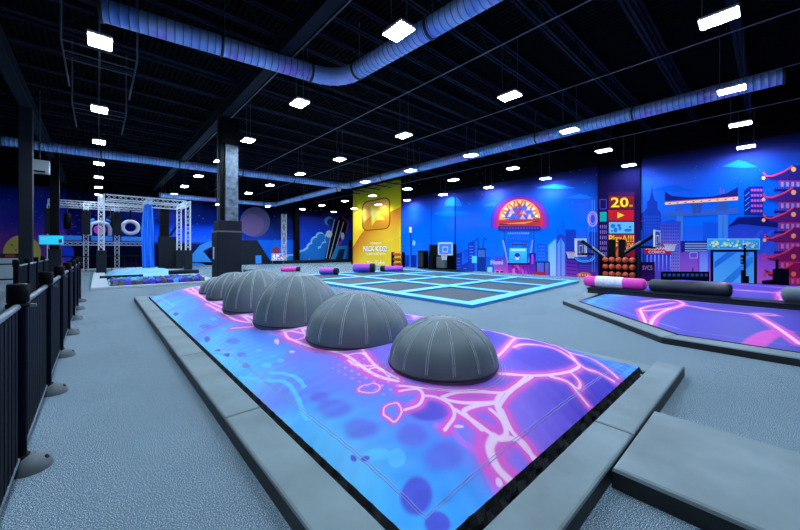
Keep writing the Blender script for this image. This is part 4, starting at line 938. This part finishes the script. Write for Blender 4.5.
MB().box((0, 0, .245), (.66, 7.54, .035), bevel=.012).build('top_pad', M['darkpad'], t)
t = thing('divider', 'low black cross divider at the right edge, ending the purple airbag', 'divider', (9.3, -1.2, 0))
MB().box((0, 0, .115), (4.5, .28, .23), bevel=.01).build('side_panel', M['padside'], t)
MB().box((0, 0, .245), (4.54, .32, .035), bevel=.012).build('top_pad', M['pad'], t)
def roll(name, label, p0, p1, r, m, band=None, group='log rolls on the divider'):
    p0, p1 = Vector(p0), Vector(p1); d = p1 - p0; L = d.length; d.normalize()
    t = thing(name, label, 'roll', tuple((p0 + p1) / 2), 0, group); a = p0 - (p0 + p1) / 2
    prof = [(0.002, 0), (.55, .008), (.8, .03), (.94, .07), (1, .13)]
    path = [a + d * o for _, o in prof] + [a + d * (L - o) for _, o in prof[::-1]]; rs = [r * q_ for q_, _ in prof] + [r * q_ for q_, _ in prof[::-1]]
    MB().tube(path, rs, 32).build('roll_body', m, t)
    if band:
        g = MB(); n = 22; b0, b1 = band
        pth = []; rr_ = []
        for i in range(n):
            u = b0 + (b1 - b0) * i / n; s_ = (b1 - b0) / n * .98; pth += [a + d * L * (u + .0001), a + d * L * (u + s_ * .5), a + d * L * (u + s_)]; rr_ += [r + .004, r + .016, r + .004]
        MB().tube(pth, rr_, 32).build('white_wrap', M['white'], t)
    for e in (a + d * .1, a + d * (L - .1)): pass
    return t
RZ = .452
roll('log_roll', 'pink log roll wrapped in white around its middle, on the black divider', (11.92, 4.15, RZ), (11.92, 2.46, RZ), .175, M['pink'], (.22, .66))
roll('log_roll', 'black log roll on the divider, right of the pink one', (11.92, 2.40, RZ), (11.92, .66, RZ), .175, M['blackvinyl'])
roll('log_roll', 'grey log roll at the right edge of view on the divider', (11.92, -.14, RZ), (11.92, -1.9, RZ), .175, M['dome'])
t = thing('airbag', 'far purple airbag behind the log rolls and divider', 'airbag', (0, 0, 0))
def h3(x, y):
    d = np.clip(np.minimum(np.minimum(x - 12.4, 17.2 - x), np.minimum(y + 3.2, 3.2 - y)), 0, 9); return .12 + .24 * (1 - (1 - np.minimum(d / 1.4, 1)) ** 2.2)
def paint3(x, y):
    c = np.zeros(x.shape + (3,)) + np.array((80, 66, 190.)); V = voro(x, y, 1.7, 5)
    c = lerp3(c, (225, 66, 190), sstep(.22, .12, V)); return lerp3(c, (250, 200, 240), sstep(.05, .02, V))
cover('printed_cover', lambda y: np.linspace(12.4, 17.2, 110), list(np.linspace(-3.2, 3.2, 150)), h3, paint3, t)
skirt(rect_outline(12.4, -3.2, 17.2, 3.2, .12), t, top=.12, out=.02)

# ------------------------------------------------------------------ trampoline court
CX0, CX1, CY0, CY1 = 7.0, 16.0, 5.05, 17.2
t = thing('trampoline_court', 'turquoise padded grid of floor trampolines in the middle of the hall', 'trampoline', (0, 0, 0))
def skew(mb):                              # the front edge is not quite square to the side
    mb.v = [(x, y + max(0, 1 - (y - CY0) / (CY1 - CY0)) * .080 * (x - CX0), z) for x, y, z in mb.v]; return mb
def cpad(g, cx, cy, lx, ly, h):
    k = len(g.f); g.box((cx, cy, h / 2), (lx, ly, h), bevel=.012)
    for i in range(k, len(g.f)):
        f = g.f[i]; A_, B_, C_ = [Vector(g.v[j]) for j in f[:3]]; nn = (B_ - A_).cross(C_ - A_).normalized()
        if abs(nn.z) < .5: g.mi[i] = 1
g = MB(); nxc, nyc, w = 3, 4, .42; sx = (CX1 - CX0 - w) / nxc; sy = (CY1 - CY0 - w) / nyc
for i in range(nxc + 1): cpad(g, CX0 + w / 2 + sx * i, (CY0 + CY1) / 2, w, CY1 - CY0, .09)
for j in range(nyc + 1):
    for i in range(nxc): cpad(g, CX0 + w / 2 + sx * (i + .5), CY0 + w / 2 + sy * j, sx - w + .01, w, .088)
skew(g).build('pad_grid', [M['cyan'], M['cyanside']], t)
for i in range(nxc):
    for j in range(nyc):
        cx, cy = CX0 + w / 2 + sx * (i + .5), CY0 + w / 2 + sy * (j + .5)
        b = skew(MB().box((cx, cy, .03), (sx - w - .06, sy - w - .06, .012))).build('trampoline_bed', M['bed'], t)
        skew(MB().box((cx, cy, .012), (sx - w, sy - w, .012))).build('spring_surround', M['padside'], b)
def foam_log(label, pos, L, r, rz):
    t = thing('foam_roll', label, 'foam roll', pos, rz, 'printed foam rolls at the court end')
    g = MB(); n = 24; R_ = random.Random(int(pos[1] * 99)); m = 26
    for i in range(m):
        for k in range(n):
            a0, a1 = 2 * PI * k / n, 2 * PI * (k + 1) / n; x0, x1 = -L / 2 + L * .78 * i / m, -L / 2 + L * .78 * (i + 1) / m
            up = math.sin((a0 + a1) / 2); c = mix((60, 90, 230), (200, 70, 190), min(1, max(0, .5 + up * .9 + R_.uniform(-.3, .3))))
            g.add([(x0, r * math.cos(a0), r + r * math.sin(a0)), (x1, r * math.cos(a0), r + r * math.sin(a0)), (x1, r * math.cos(a1), r + r * math.sin(a1)), (x0, r * math.cos(a1), r + r * math.sin(a1))], [(0, 3, 2, 1)], 0, lin(c), True)
    g.build('printed_cover', M['inkroll'], t)
    MB().tube([(L * .28, 0, r), (L * .46, 0, r), (L * .5, 0, r)], [r * 1.01, r * 1.01, r * .8], 24).build('dark_end', M['darkpad'], t)
    MB().tube([(-L / 2 - .01, 0, r), (-L / 2 + .01, 0, r)], r * .99, 24).build('end_cap', M['darkpad'], t)
foam_log('purple and blue foam roll lying left of the yellow banner on the court', (*atz(329.5, 276)[:2], .092), 1.05, .18, -.95)
foam_log('largest purple and blue foam block roll, in front of the yellow banner', (*atz(364.5, 273.6)[:2], .092), 1.3, .27, -.85)
foam_log('purple and blue foam roll beside the stack of orange balls', (*atz(391.5, 273)[:2], .092), 1.4, .18, 2.3)
p = atz(289, 271.5); t = thing('foam_roll', 'small pink foam roll seen just above the domes', 'foam roll', (p.x, p.y, 0), -.7)
MB().tube([(-.5, 0, .16), (.5, 0, .16)], .16, 20).build('roll_body', M['pink'], t); MB().tube([(.5, 0, .16), (.72, 0, .16)], .155, 20).build('dark_end', M['darkpad'], t)

# ------------------------------------------------------------------ fence
FX = -.40
def make_section(label, panel=True):
    t = thing('fence_section', label, 'fence', (0, 0, 0), 0, 'black fence sections')
    MB().tube([(0, 0, .03), (0, 0, 1.16)], .042, 20).build('post', M['fence'], t)
    cp = MB().lathe([(.050, 1.14), (.054, 1.145), (.054, 1.258), (.049, 1.264), (.001, 1.266)], 24); cp.build('post_cap', M['blackmetal'], t)
    for z in (1.125, .10): MB().lathe([(.043, z - .02), (.058, z - .018), (.058, z + .008), (.043, z + .01)], 20).build('collar', M['blackmetal'], t)
    for z in (1.12, .10): MB().box((.06, .0, z - .006), (.05, .035, .02)).build('clamp', M['shade'], t)
    f = MB(); pr = []
    for (r, z) in ((.105, 0), (.105, .015), (.094, .055), (.068, .085), (.035, .1), (.001, .104)): pr.append((r, z))
    f.lathe(pr, 28, c=(.062, -.015, 0)); ft = f.build('foot', M['footgrey'], t)
    MB().tube([(.128, -.04, .06), (.140, -.043, .07)], .016, 14).build('bolt_hole', M['blackmetal'], ft)
    if panel:
        MB().tube([(0, .05, 1.115), (0, 1.56, 1.115)], .021, 12).build('top_rail', M['railtop'], t)
        MB().tube([(0, .05, .10), (0, 1.56, .10)], .018, 10).build('bottom_rail', M['railtop'], t)
        for i in range(13): MB().box((0, .13 + i * .112, .60), (.024, .09, .98), bevel=.006).build('baluster', M['fence'], t)
    return t
S0 = make_section('black fence section at the left edge, closest to the camera')
S0.location = (FX, 1.78, 0)
lab = ['black fence section in the left row, starting at the big foreground post', 'black fence section in the left row, second past the foreground post', 'black fence section in the left row, third past the foreground post', 'black fence section in the left row, fourth past the foreground post', 'black fence section in the left row, fifth past the foreground post', 'black fence section at the far end of the left row']
for i in range(6): dup(S0, (FX, 3.40 + 1.62 * i, 0), 0, lab[i])
E1 = make_section('single black end post closing the left fence row', False); E1.location = (FX, 3.40 + 1.62 * 6, 0)
lab2 = ['nearest', 'second', 'third', 'farthest']
for i in range(4): dup(S0, (-1.35, 11.2 + 1.62 * i, 0), 0, 'fence section of the short row behind the main left fence, ' + lab2[i])
t = thing('railing', 'thin black handrail at the far left before the pale door', 'railing', (-2.9, 15.2, 0))
for z in (.6, 1.05): MB().tube([(-1.2, 0, z), (1.1, 0, z)], .022, 8).build('rail', M['blackmetal'], t)
for x in (-1.2, 0, 1.1): MB().tube([(x, 0, 0), (x, 0, 1.05)], .022, 8).build('post', M['blackmetal'], t)

# ------------------------------------------------------------------ silk rig with foam pit
PXa, PXb, PYa, PYb, PZ = .15, 4.60, 26.9, 30.3, 4.82
t = thing('silk_rig', 'silver box truss frame holding the blue silk above pale mats', 'truss frame', (0, 0, 0))
W_ = .27
for (x, y) in ((PXa, PYa), (PXb, PYa), (PXa, PYb), (PXb, PYb)):
    MB().truss((x, y, .1), (x, y, PZ), W_, W_, .02).build('truss_post', M['alu'], t)
    MB().box((x, y, .72), (.46, .46, 1.4), bevel=.03).build('post_pad', M['darkpad'], t)
for (a, b) in (((PXa + .2, PYa, PZ - .16), (PXb - .2, PYa, PZ - .16)), ((PXa + .2, PYb, PZ - .16), (PXb - .2, PYb, PZ - .16)), ((PXa, PYa + .2, PZ - .16), (PXa, PYb - .2, PZ - .16)), ((PXb, PYa + .2, PZ - .16), (PXb, PYb - .2, PZ - .16))):
    MB().truss(a, b, W_, W_, .02).build('top_truss', M['alu'], t)
MB().truss((2.5, PYa + .2, PZ - .16), (2.5, PYb - .2, PZ - .16), W_, W_, .02).build('cross_truss', M['alu'], t)
sx_, sy_ = 2.5, 28.0
sk = MB(); nu, nv = 72, 26; vs = []
for j in range(nv + 1):
    v = j / nv; z = PZ - .35 - v * (PZ - .52); wd = .20 + .15 * min(1, v * 2.5) ** .7
    for i in range(nu + 1):
        u = i / nu * 2 - 1; vs.append((u * wd + .03 * math.sin(9 * u + 4 * v), .10 * math.sin(u * 15 + 1.3 * math.sin(3 * v)) * (.5 + .5 * v), z))
sk.add(vs, [(j * (nu + 1) + i, j * (nu + 1) + i + 1, (j + 1) * (nu + 1) + i + 1, (j + 1) * (nu + 1) + i) for j in range(nv) for i in range(nu)], 0, None, True)
t = thing('aerial_silk', 'long bright blue silk hanging in folds from the silver truss frame', 'silk', (sx_, sy_, 0)); sk.build('drape', M['silk'], t)
MB().tube([(0, 0, PZ - .02), (0, 0, PZ - .4)], .06, 10).build('knot', M['silk'], t)
t = thing('pit_surround', 'pale grey flat mat border around the foam pit and blue mats', 'mat', (0, 0, 0))
FY0, FY1, GX0, GX1 = 16.5, 27.6, -.2, 4.1
def rim(x0, y0, x1, y1, h, m): MB().box(((x0 + x1) / 2, (y0 + y1) / 2, h / 2), (x1 - x0, y1 - y0, h), bevel=.012).build('mat', m, t)
rim(GX0, FY0, GX1, FY0 + .3, .09, M['palefloor']); rim(GX0, FY0 + .31, GX0 + .5, FY1, .09, M['palefloor']); rim(GX1 - .5, FY0 + .31, GX1, FY1, .09, M['palefloor'])
rim(GX0 + .52, 21.6, GX1 - .52, 22.2, .14, M['darkpad'])
for k, (y0, y1, lb) in enumerate(((18.0, 21.5, 'pale blue landing airbag right behind the foam cubes'), (22.3, 27.3, 'pale blue landing airbag under the hanging silk'))):
    x0, x1 = GX0 + .55, GX1 - .55; g = MB(); vs = []; N = 20
    for j in range(N + 1):
        for i in range(N + 1):
            u, v = i / N * 2 - 1, j / N * 2 - 1; vs.append((u * (x1 - x0) / 2, v * (y1 - y0) / 2, .02 + .30 * (1 - abs(u) ** 6) * (1 - abs(v) ** 6)))
    g.add(vs, [(j * (N + 1) + i, j * (N + 1) + i + 1, (j + 1) * (N + 1) + i + 1, (j + 1) * (N + 1) + i) for j in range(N) for i in range(N)], 0, None, True)
    tag(g.build('landing_airbag', M['lightblue'], None), lb, 'airbag').location = ((x0 + x1) / 2, (y0 + y1) / 2, 0)
cubes = {}
Rc = random.Random(5); n = 0
for row in range(3):
    for i in range(16):
        kind = Rc.choice(['P', 'P', 'B', 'K', 'K']); s_ = .2
        lb = {'P': 'purple foam cube in the narrow pit before the silk frame', 'B': 'sky blue foam cube in the narrow pit before the silk frame', 'K': 'charcoal foam cube in the narrow pit before the silk frame'}[kind]
        gp = {'P': 'purple foam cubes', 'B': 'sky blue foam cubes', 'K': 'charcoal foam cubes'}[kind]
        if kind not in cubes:
            o = MB().box((0, 0, 0), (s_, s_, s_), bevel=.012).build('foam_cube', M['cube' + kind]); cubes[kind] = o
        else:
            o = cubes[kind].copy(); COL.objects.link(o)
        tag(o, lb, 'foam cube', gp); o.location = (GX0 + .68 + i * .196, FY0 + .52 + row * .36 + Rc.uniform(-.02, .02), .15 + .04 * row); o.rotation_euler = (Rc.uniform(-.4, .4), Rc.uniform(-.4, .4), Rc.uniform(-.5, .5))
t = thing('foam_beam', 'short dark foam beam lying left on the pale blue airbag', 'beam', tuple(atz(122, 276.3, .36))); MB().tube([(-.7, 0, 0), (.7, 0, 0)], .05, 12).build('beam', M['darkpad'], t)
t = thing('foam_beam', 'dark foam beam lying right on the pale blue mats', 'beam', tuple(atz(184, 271.8, .42))); MB().tube([(-.6, 0, 0), (.6, 0, 0)], .1, 12).build('beam', M['darkpad'], t)

# ------------------------------------------------------------------ obstacle rig at the back
RY = 32.0
xa, xb = atY(48, 220, RY).x, atY(150, 220, RY).x
zt, zp = atY(100, 205, RY).z, atY(100, 238.4, RY).z
t = thing('obstacle_rig', 'two storey silver truss obstacle rig with blue platforms at the far left', 'obstacle rig', (0, 0, 0))
for y in (RY, RY + 1.6):
    MB().truss((xa, y, zt), (xb, y, zt), .34, .36, .019).build('top_truss', M['alu'], t)
MB().truss((xa, RY, zp - .38), (xb, RY, zp - .38), .22, .26, .018).build('lower_truss', M['alu'], t)
for px in (50, 86, 117, 146):
    x = atY(px, 240, RY).x
    MB().truss((x, RY, 0), (x, RY, zt - .2), .24, .28, .018).build('truss_post', M['alu'], t)
    MB().box((x, RY, (zp + zt) / 2 - .1), (.46, .46, zt - zp - .7), bevel=.03).build('post_pad', M['darkpad'], t)
    MB().truss((x, RY + .2, zt), (x, RY + 1.4, zt), .26, .3, .018).build('cross_truss', M['alu'], t)
pl = [(50, 86), (86, 117), (117, 146)]
for a, b in pl:
    x0, x1 = atY(a, 240, RY).x + .25, atY(b, 240, RY).x - .25
    MB().box(((x0 + x1) / 2, RY + .55, zp), (x1 - x0, 1.3, .32), bevel=.03).build('blue_platform', M['bluepad'], t)
def pxX(px): return atY(px, 240, RY).x
t = thing('obstacle_ring', 'white ring obstacle hanging above the blue platform near the silk', 'ring', (pxX(131), RY + .5, atY(131, 227, RY).z))
MB().tube([(.46 * math.cos(2 * PI * i / 40), 0, .46 * math.sin(2 * PI * i / 40)) for i in range(41)], .13, 12, 0, False).build('ring', M['white'], t)
MB().tube([(0, 0, .3), (0, 0, zt - t.location.z - .1)], .06, 8).build('hanging_strap', M['blackmetal'], t)
t = thing('obstacle_arch', 'small pale arch obstacle standing on the middle blue platform', 'arch', (pxX(100), RY + .5, zp + .22))
MB().tube([(-.55, 0, 0), (-.55, 0, .5), (-.42, 0, .85), (0, 0, 1.0), (.42, 0, .85), (.55, 0, .5), (.55, 0, 0)], .12, 12).build('arch', M['white'], t)
MB().tube([(0, -.06, .42), (0, .06, .42)], .34, 24).build('pink_disc', M['pink'], t)
MB().tube([(-.58, 0, 1.0), (-.3, 0, 1.16)], .09, 8).build('blue_cap', M['bluepad'], t); MB().tube([(.3, 0, 1.16), (.58, 0, 1.0)], .09, 8).build('blue_cap', M['bluepad'], t)
for k, (px, lb) in enumerate(((67, 'black hanging punch bag at the left bay of the rig'), (111, 'thin black hanging bag at the middle bay of the rig'))):
    t = thing('hanging_bag', lb, 'bag', (pxX(px), RY + (.4 if px < 100 else 1.0), zp + .6)); MB().tube([(0, 0, 0), (0, 0, .08), (0, 0, 1.0), (0, 0, 1.1)], [.1, .2, .2, .1], 16).build('bag', M['blackmetal'], t); MB().tube([(0, 0, 1.08), (0, 0, zt - zp - .7)], .02, 6).build('chain', M['rod'], t)
t = thing('floor_railing', 'long low black railing in front of the obstacle rig', 'railing', (0, RY - 1.0, 0))
x0, x1 = atY(58, 260, RY - 1).x, atY(158, 260, RY - 1).x
for z in (.12, 1.0): MB().tube([(x0, 0, z), (x1, 0, z)], .035, 8).build('rail', M['blackmetal'] if z > .5 else M['alu'], t)
for i in range(9): MB().tube([(x0 + (x1 - x0) * i / 8, 0, 0), (x0 + (x1 - x0) * i / 8, 0, 1.0)], .03, 8).build('post', M['blackmetal'], t)
t = thing('screen', 'cyan lit advertising screen on the far dark column at the left', 'screen', tuple(atY(51.5, 240, 25.6)))
MB().box((0, 0, 0), (.94, .1, .5), bevel=.02).build('case', M['bluepad'], t); MB().box((0, -.054, 0), (.88, .012, .45)).build('display', emit('screen_glow', (20, 180, 215), 0.35), t)
g = MB()
vs, fs = text_geo('JUMP'); g.add([(-.40 + .28 * v[0], -.064, -.06 + .18 * v[1]) for v in vs], fs); g.build('lettering', M['white'], t); MB().box((.33, -.063, -.05), (.13, .01, .2)).build('pictogram', M['redsign'], t)
MB().box((.2, .21, .1), (.1, .34, .1)).build('bracket', M['blackmetal'], t)
p = atY(167.5, 260, 31.0); t = thing('padded_column', 'wide dark padded column block right of the blue silk', 'column', (p.x, p.y, 0))
MB().box((0, 0, 1.22), (1.15, .6, 2.44), bevel=.04).build('base_pad', M['darkpad'], t); MB().box((-.2, 0, 4.0), (.55, .5, 3.2)).build('post', M['blackmetal'], t); MB().box((.42, 0, 3.0), (.12, .3, 1.1), R=Matrix.Rotation(.5, 3, 'Y')).build('strut', M['blackmetal'], t)

# ------------------------------------------------------------------ basketball corner
def ball_geo():
    b = MB().sphere((0, 0, 0), .119, 14)
    return b
def make_ball(pos, label, group):
    t = thing('basketball', label, 'ball', pos, random.uniform(0, 3), group)
    ball_geo().build('skin', M['ball'], t); g = MB()
    for ax in range(2): g.tube([Vector((.1195 * math.cos(a), .1195 * math.sin(a), 0)) if ax == 0 else Vector((.1195 * math.cos(a), 0, .1195 * math.sin(a))) for a in [2 * PI * i / 28 for i in range(29)]], .003, 5, 0, False)
    g.build('seam', M['ballseam'], t); return t
BR = 17.4
yl, yr_ = atX(602, 268, BR).y, atX(636, 268, BR).y
zr = [atX(619, y, BR).z for y in (274.5, 267, 260)]
step = (yl - yr_) / 5
t = thing('ball_rack', 'black ball rack holding three rows of orange balls behind the pink roll', 'rack', (BR, (yl + yr_) / 2, 0))
for z in zr:
    for dx in (-.1, .1): MB().tube([(dx, (yr_ - yl) / 2 - .02, z - .115), (dx, (yl - yr_) / 2 + .02, z - .115)], .016, 8).build('shelf_bar', M['blackmetal'], t)
for s in (-1, 1):
    MB().box((.0, s * ((yl - yr_) / 2 + .05), .62), (.34, .05, 1.24)).build('end_frame', M['blackmetal'], t)
MB().box((.2, 0, .6), (.03, yl - yr_, 1.1)).build('back_panel', M['blackmetal'], t)
rn = ['bottom', 'middle', 'top']; cn = ['first from left', 'second from left', 'in the middle', 'fourth from left', 'last on the right']
b0 = None
for k, z in enumerate(zr):
    for i in range(5):
        pos = (BR - .0, yl - step * (i + .5), z + .01); lb = 'orange ball on the %s row of the mural rack, %s' % (rn[k], cn[i])
        if b0 is None: b0 = make_ball(pos, lb, 'orange balls on the rack')
        else: dup(b0, pos, i * .7 + k, lb)
def net_geo(c, r0, r1, h):
    g = MB(); n = 12
    for i in range(n):
        for s in (1, -1):
            pts = []
            for j in range(5):
                v = j / 4; a = 2 * PI * (i + s * j * .5) / n; r = r0 + (r1 - r0) * v ** .6; pts.append((c[0] + r * math.cos(a), c[1] + r * math.sin(a), c[2] - h * v))
            g.tube(pts, .011, 4)
    return g
def rim_geo(c, r): return MB().tube([(c[0] + r * math.cos(2 * PI * i / 28), c[1] + r * math.sin(2 * PI * i / 28), c[2]) for i in range(29)], .022, 8, 0, False)
# two sided hoop stand at the pillar: right and left hoops on slanting arms
for (nm_, post, a0, a1, bx, ry, lb) in (('right', 622, (625, 253), (655, 235), 655.5, 664.5, 'basketball hoop reaching right from the billboard pillar on a slanting arm'), ('left', 612, (607, 259), (582, 241), 581.5, 574, 'basketball hoop reaching left from the billboard pillar on a slanting arm')):
    HXp = 17.95; pb = atX(post, 262, HXp); t = thing('basketball_hoop', lb, 'hoop', (HXp, pb.y, 0)); yo = pb.y
    def loc(px, py): v = atX(px, py, HXp); return Vector((0, v.y - yo, v.z))
    top = loc(post, 239.5); MB().box((0, 0, top.z / 2), (.22, .26, top.z), bevel=.02).build('post', M['blackmetal'], t)
    A0, A1 = loc(*a0), loc(*a1); MB().tube([A0, A1], .075, 10).build('arm', M['blackmetal'], t)
    MB().tube([loc(a0[0], a0[1] - 1.2) + Vector((-.06, 0, 0)), A0.lerp(A1, .55) + Vector((-.06, 0, .09))], .045, 8).build('cylinder', M['railtop'], t)
    l0 = loc(bx, 247.5 if nm_ == 'right' else 254); sgn = -1 if nm_ == 'right' else 1
    MB().tube([loc((a0[0] + bx) / 2, l0.z and (247.2 if nm_ == 'right' else 254.2)), l0], .05, 8).build('lower_arm', M['blackmetal'], t)
    zb0, zb1 = loc(bx, 246 if nm_ == 'right' else 256).z, loc(bx, 231 if nm_ == 'right' else 240).z
    bh = zb1 - zb0; byc = l0.y + sgn * .05
    bd = MB().box((0, byc, (zb0 + zb1) / 2), (1.0, .04, bh)).build('backboard', M['clear'], t)
    g = MB()
    for (dx, dz, w_, h_) in ((0, bh / 2, 1.05, .07), (0, -bh / 2, 1.05, .07), (.5, 0, .07, bh), (-.5, 0, .07, bh), (0, -.22, .5, .05), (0, .12, .5, .05), (.23, -.05, .05, .36), (-.23, -.05, .05, .36)):
        g.box((dx, byc + sgn * .005, (zb0 + zb1) / 2 + dz), (w_, .06, h_))
    g.build('white_frame', M['white'], bd)
    rc = Vector((0, byc + sgn * .45, loc(ry, 243.5 if nm_ == 'right' else 252).z)); rm = rim_geo(rc, .24).build('rim', M['rim'], t); MB().box((0, byc + sgn * .12, rc.z), (.16, .42, .06)).build('rim_mount', M['rim'], rm)
    net_geo(rc, .235, .13, .32).build('net', M['cord'], t)
v = atX(448, 268, 18.0); tag(MB().box((0, 0, .015), (1.5, 3.4, .03), bevel=.008).build('floor_mat', M['darkpad']), 'flat black floor mat before the dark doorway and far hoop', 'mat').location = (17.9, v.y, 0)
# far hoop before the dark doorway
FXh = 18.1; v0 = atX(445.5, 250, FXh)
o = MB(); ya, yb = atX(430, 250, WX).y, atX(456.5, 250, WX).y; zt_ = atX(443, 244.5, WX).z
struct('dark_doorway_panel', o.box((WX - .05, (ya + yb) / 2, zt_ / 2), (.06, ya - yb, zt_)), M['blackmetal'])  # flat black panel painted as the darkness inside the open doorway
t = thing('basketball_hoop', 'white framed basketball hoop on a low stand before the dark doorway', 'hoop', (FXh, v0.y + .0, 0))
def fl(px, py): v = atX(px, py, FXh); return Vector((0, v.y - v0.y, v.z))
w2 = abs(fl(438.4, 250).y - fl(453, 250).y); z0_, z1_ = fl(445, 255.2).z, fl(445, 242.3).z
bd = MB().box((0, 0, (z0_ + z1_) / 2), (.05, w2, z1_ - z0_)).build('backboard', M['bluepad'], t); g = MB(); zc = (z0_ + z1_) / 2
for (dy, dz, w_, h_) in ((0, (z1_ - z0_) / 2 - .05, w2, .1), (0, -(z1_ - z0_) / 2 + .05, w2, .1), (w2 / 2 - .05, 0, .1, z1_ - z0_), (-w2 / 2 + .05, 0, .1, z1_ - z0_), (0, .12, .5, .06), (0, -.22, .5, .06), (.22, -.05, .06, .38), (-.22, -.05, .06, .38)): g.box((-.035, dy, zc + dz), (.03, w_, h_))
g.build('white_frame', M['white'], bd)
rc = Vector((-.32, -.15, z0_ + .1)); rim_geo(rc, .25).build('rim', M['rim'], t); net_geo(rc, .245, .15, .42).build('net', M['cord'], t)
pb = fl(431.5, 262); MB().tube([(.05, 0, zc), (.25, (pb.y) * .6, zc - .5), (.1, pb.y, .75)], .06, 8).build('arm', M['blackmetal'], t); MB().box((.1, pb.y, .5), (.4, .45, 1.0), bevel=.03).build('stand', M['blackmetal'], t)
MB().box((.3, pb.y - .7, .55), (.3, .75, .8), bevel=.02).build('counterweight', M['shade'], t)
v = atX(423, 258, 18.5); t = thing('speaker', 'tall black box standing against the blue wall left of the doorway', 'box', (18.5, v.y, 0))
zt_ = atX(423, 250.5, 18.5).z; MB().box((0, 0, zt_ / 2), (.5, .62, zt_), bevel=.02).build('cabinet', M['blackmetal'], t); MB().box((-.255, 0, zt_ / 2), (.02, .5, zt_ - .3)).build('front_cloth', M['padside'], t)
# second ball rack by the banner
v = atX(398, 262, 18.3); t = thing('ball_rack', 'small black ball rack standing at the corner of the yellow banner', 'rack', (18.3, v.y, 0)); wr_ = abs(atX(393.5, 262, 18.3).y - atX(403.5, 262, 18.3).y); zz = [.28, .68, 1.08]
for z in zz:
    for dx in (-.1, .1): MB().tube([(dx, -wr_ / 2, z - .125), (dx, wr_ / 2, z - .125)], .016, 8).build('shelf_bar', M['blackmetal'], t)
for s in (-1, 1): MB().box((0, s * (wr_ / 2 + .03), .62), (.3, .05, 1.24)).build('end_frame', M['blackmetal'], t)
nb_ = 4
for k, z in enumerate(zz):
    for i in range(nb_): dup(b0, (18.3, v.y + wr_ / 2 - wr_ / nb_ * (i + .5), z), i + k, 'orange ball on the %s row of the rack by the banner, %s' % (rn[k], ['first from left', 'second from left', 'third from left', 'last on the right'][i]), 'orange balls by the banner')

# ------------------------------------------------------------------ camera, world, colour
cam = bpy.data.cameras.new('camera'); co = bpy.data.objects.new('camera', cam); COL.objects.link(co)
cam.sensor_width = 36; cam.lens = F * 36 / 800; cam.shift_y = -(265 - HY) / 800; cam.clip_start = .02; cam.clip_end = 200
co.location = (0, 0, EYE); co.rotation_euler = (PI / 2, 0, -TH); scene.camera = co
w_ = bpy.data.worlds.new('hall'); scene.world = w_; w_.use_nodes = True
w_.node_tree.nodes['Background'].inputs['Color'].default_value = (.02, .04, .09, 1); w_.node_tree.nodes['Background'].inputs['Strength'].default_value = .2
scene.view_settings.view_transform = 'Standard'; scene.view_settings.look = 'None'; scene.view_settings.gamma = 1; scene.view_settings.exposure = 1.2
scene.view_settings.use_curve_mapping = False
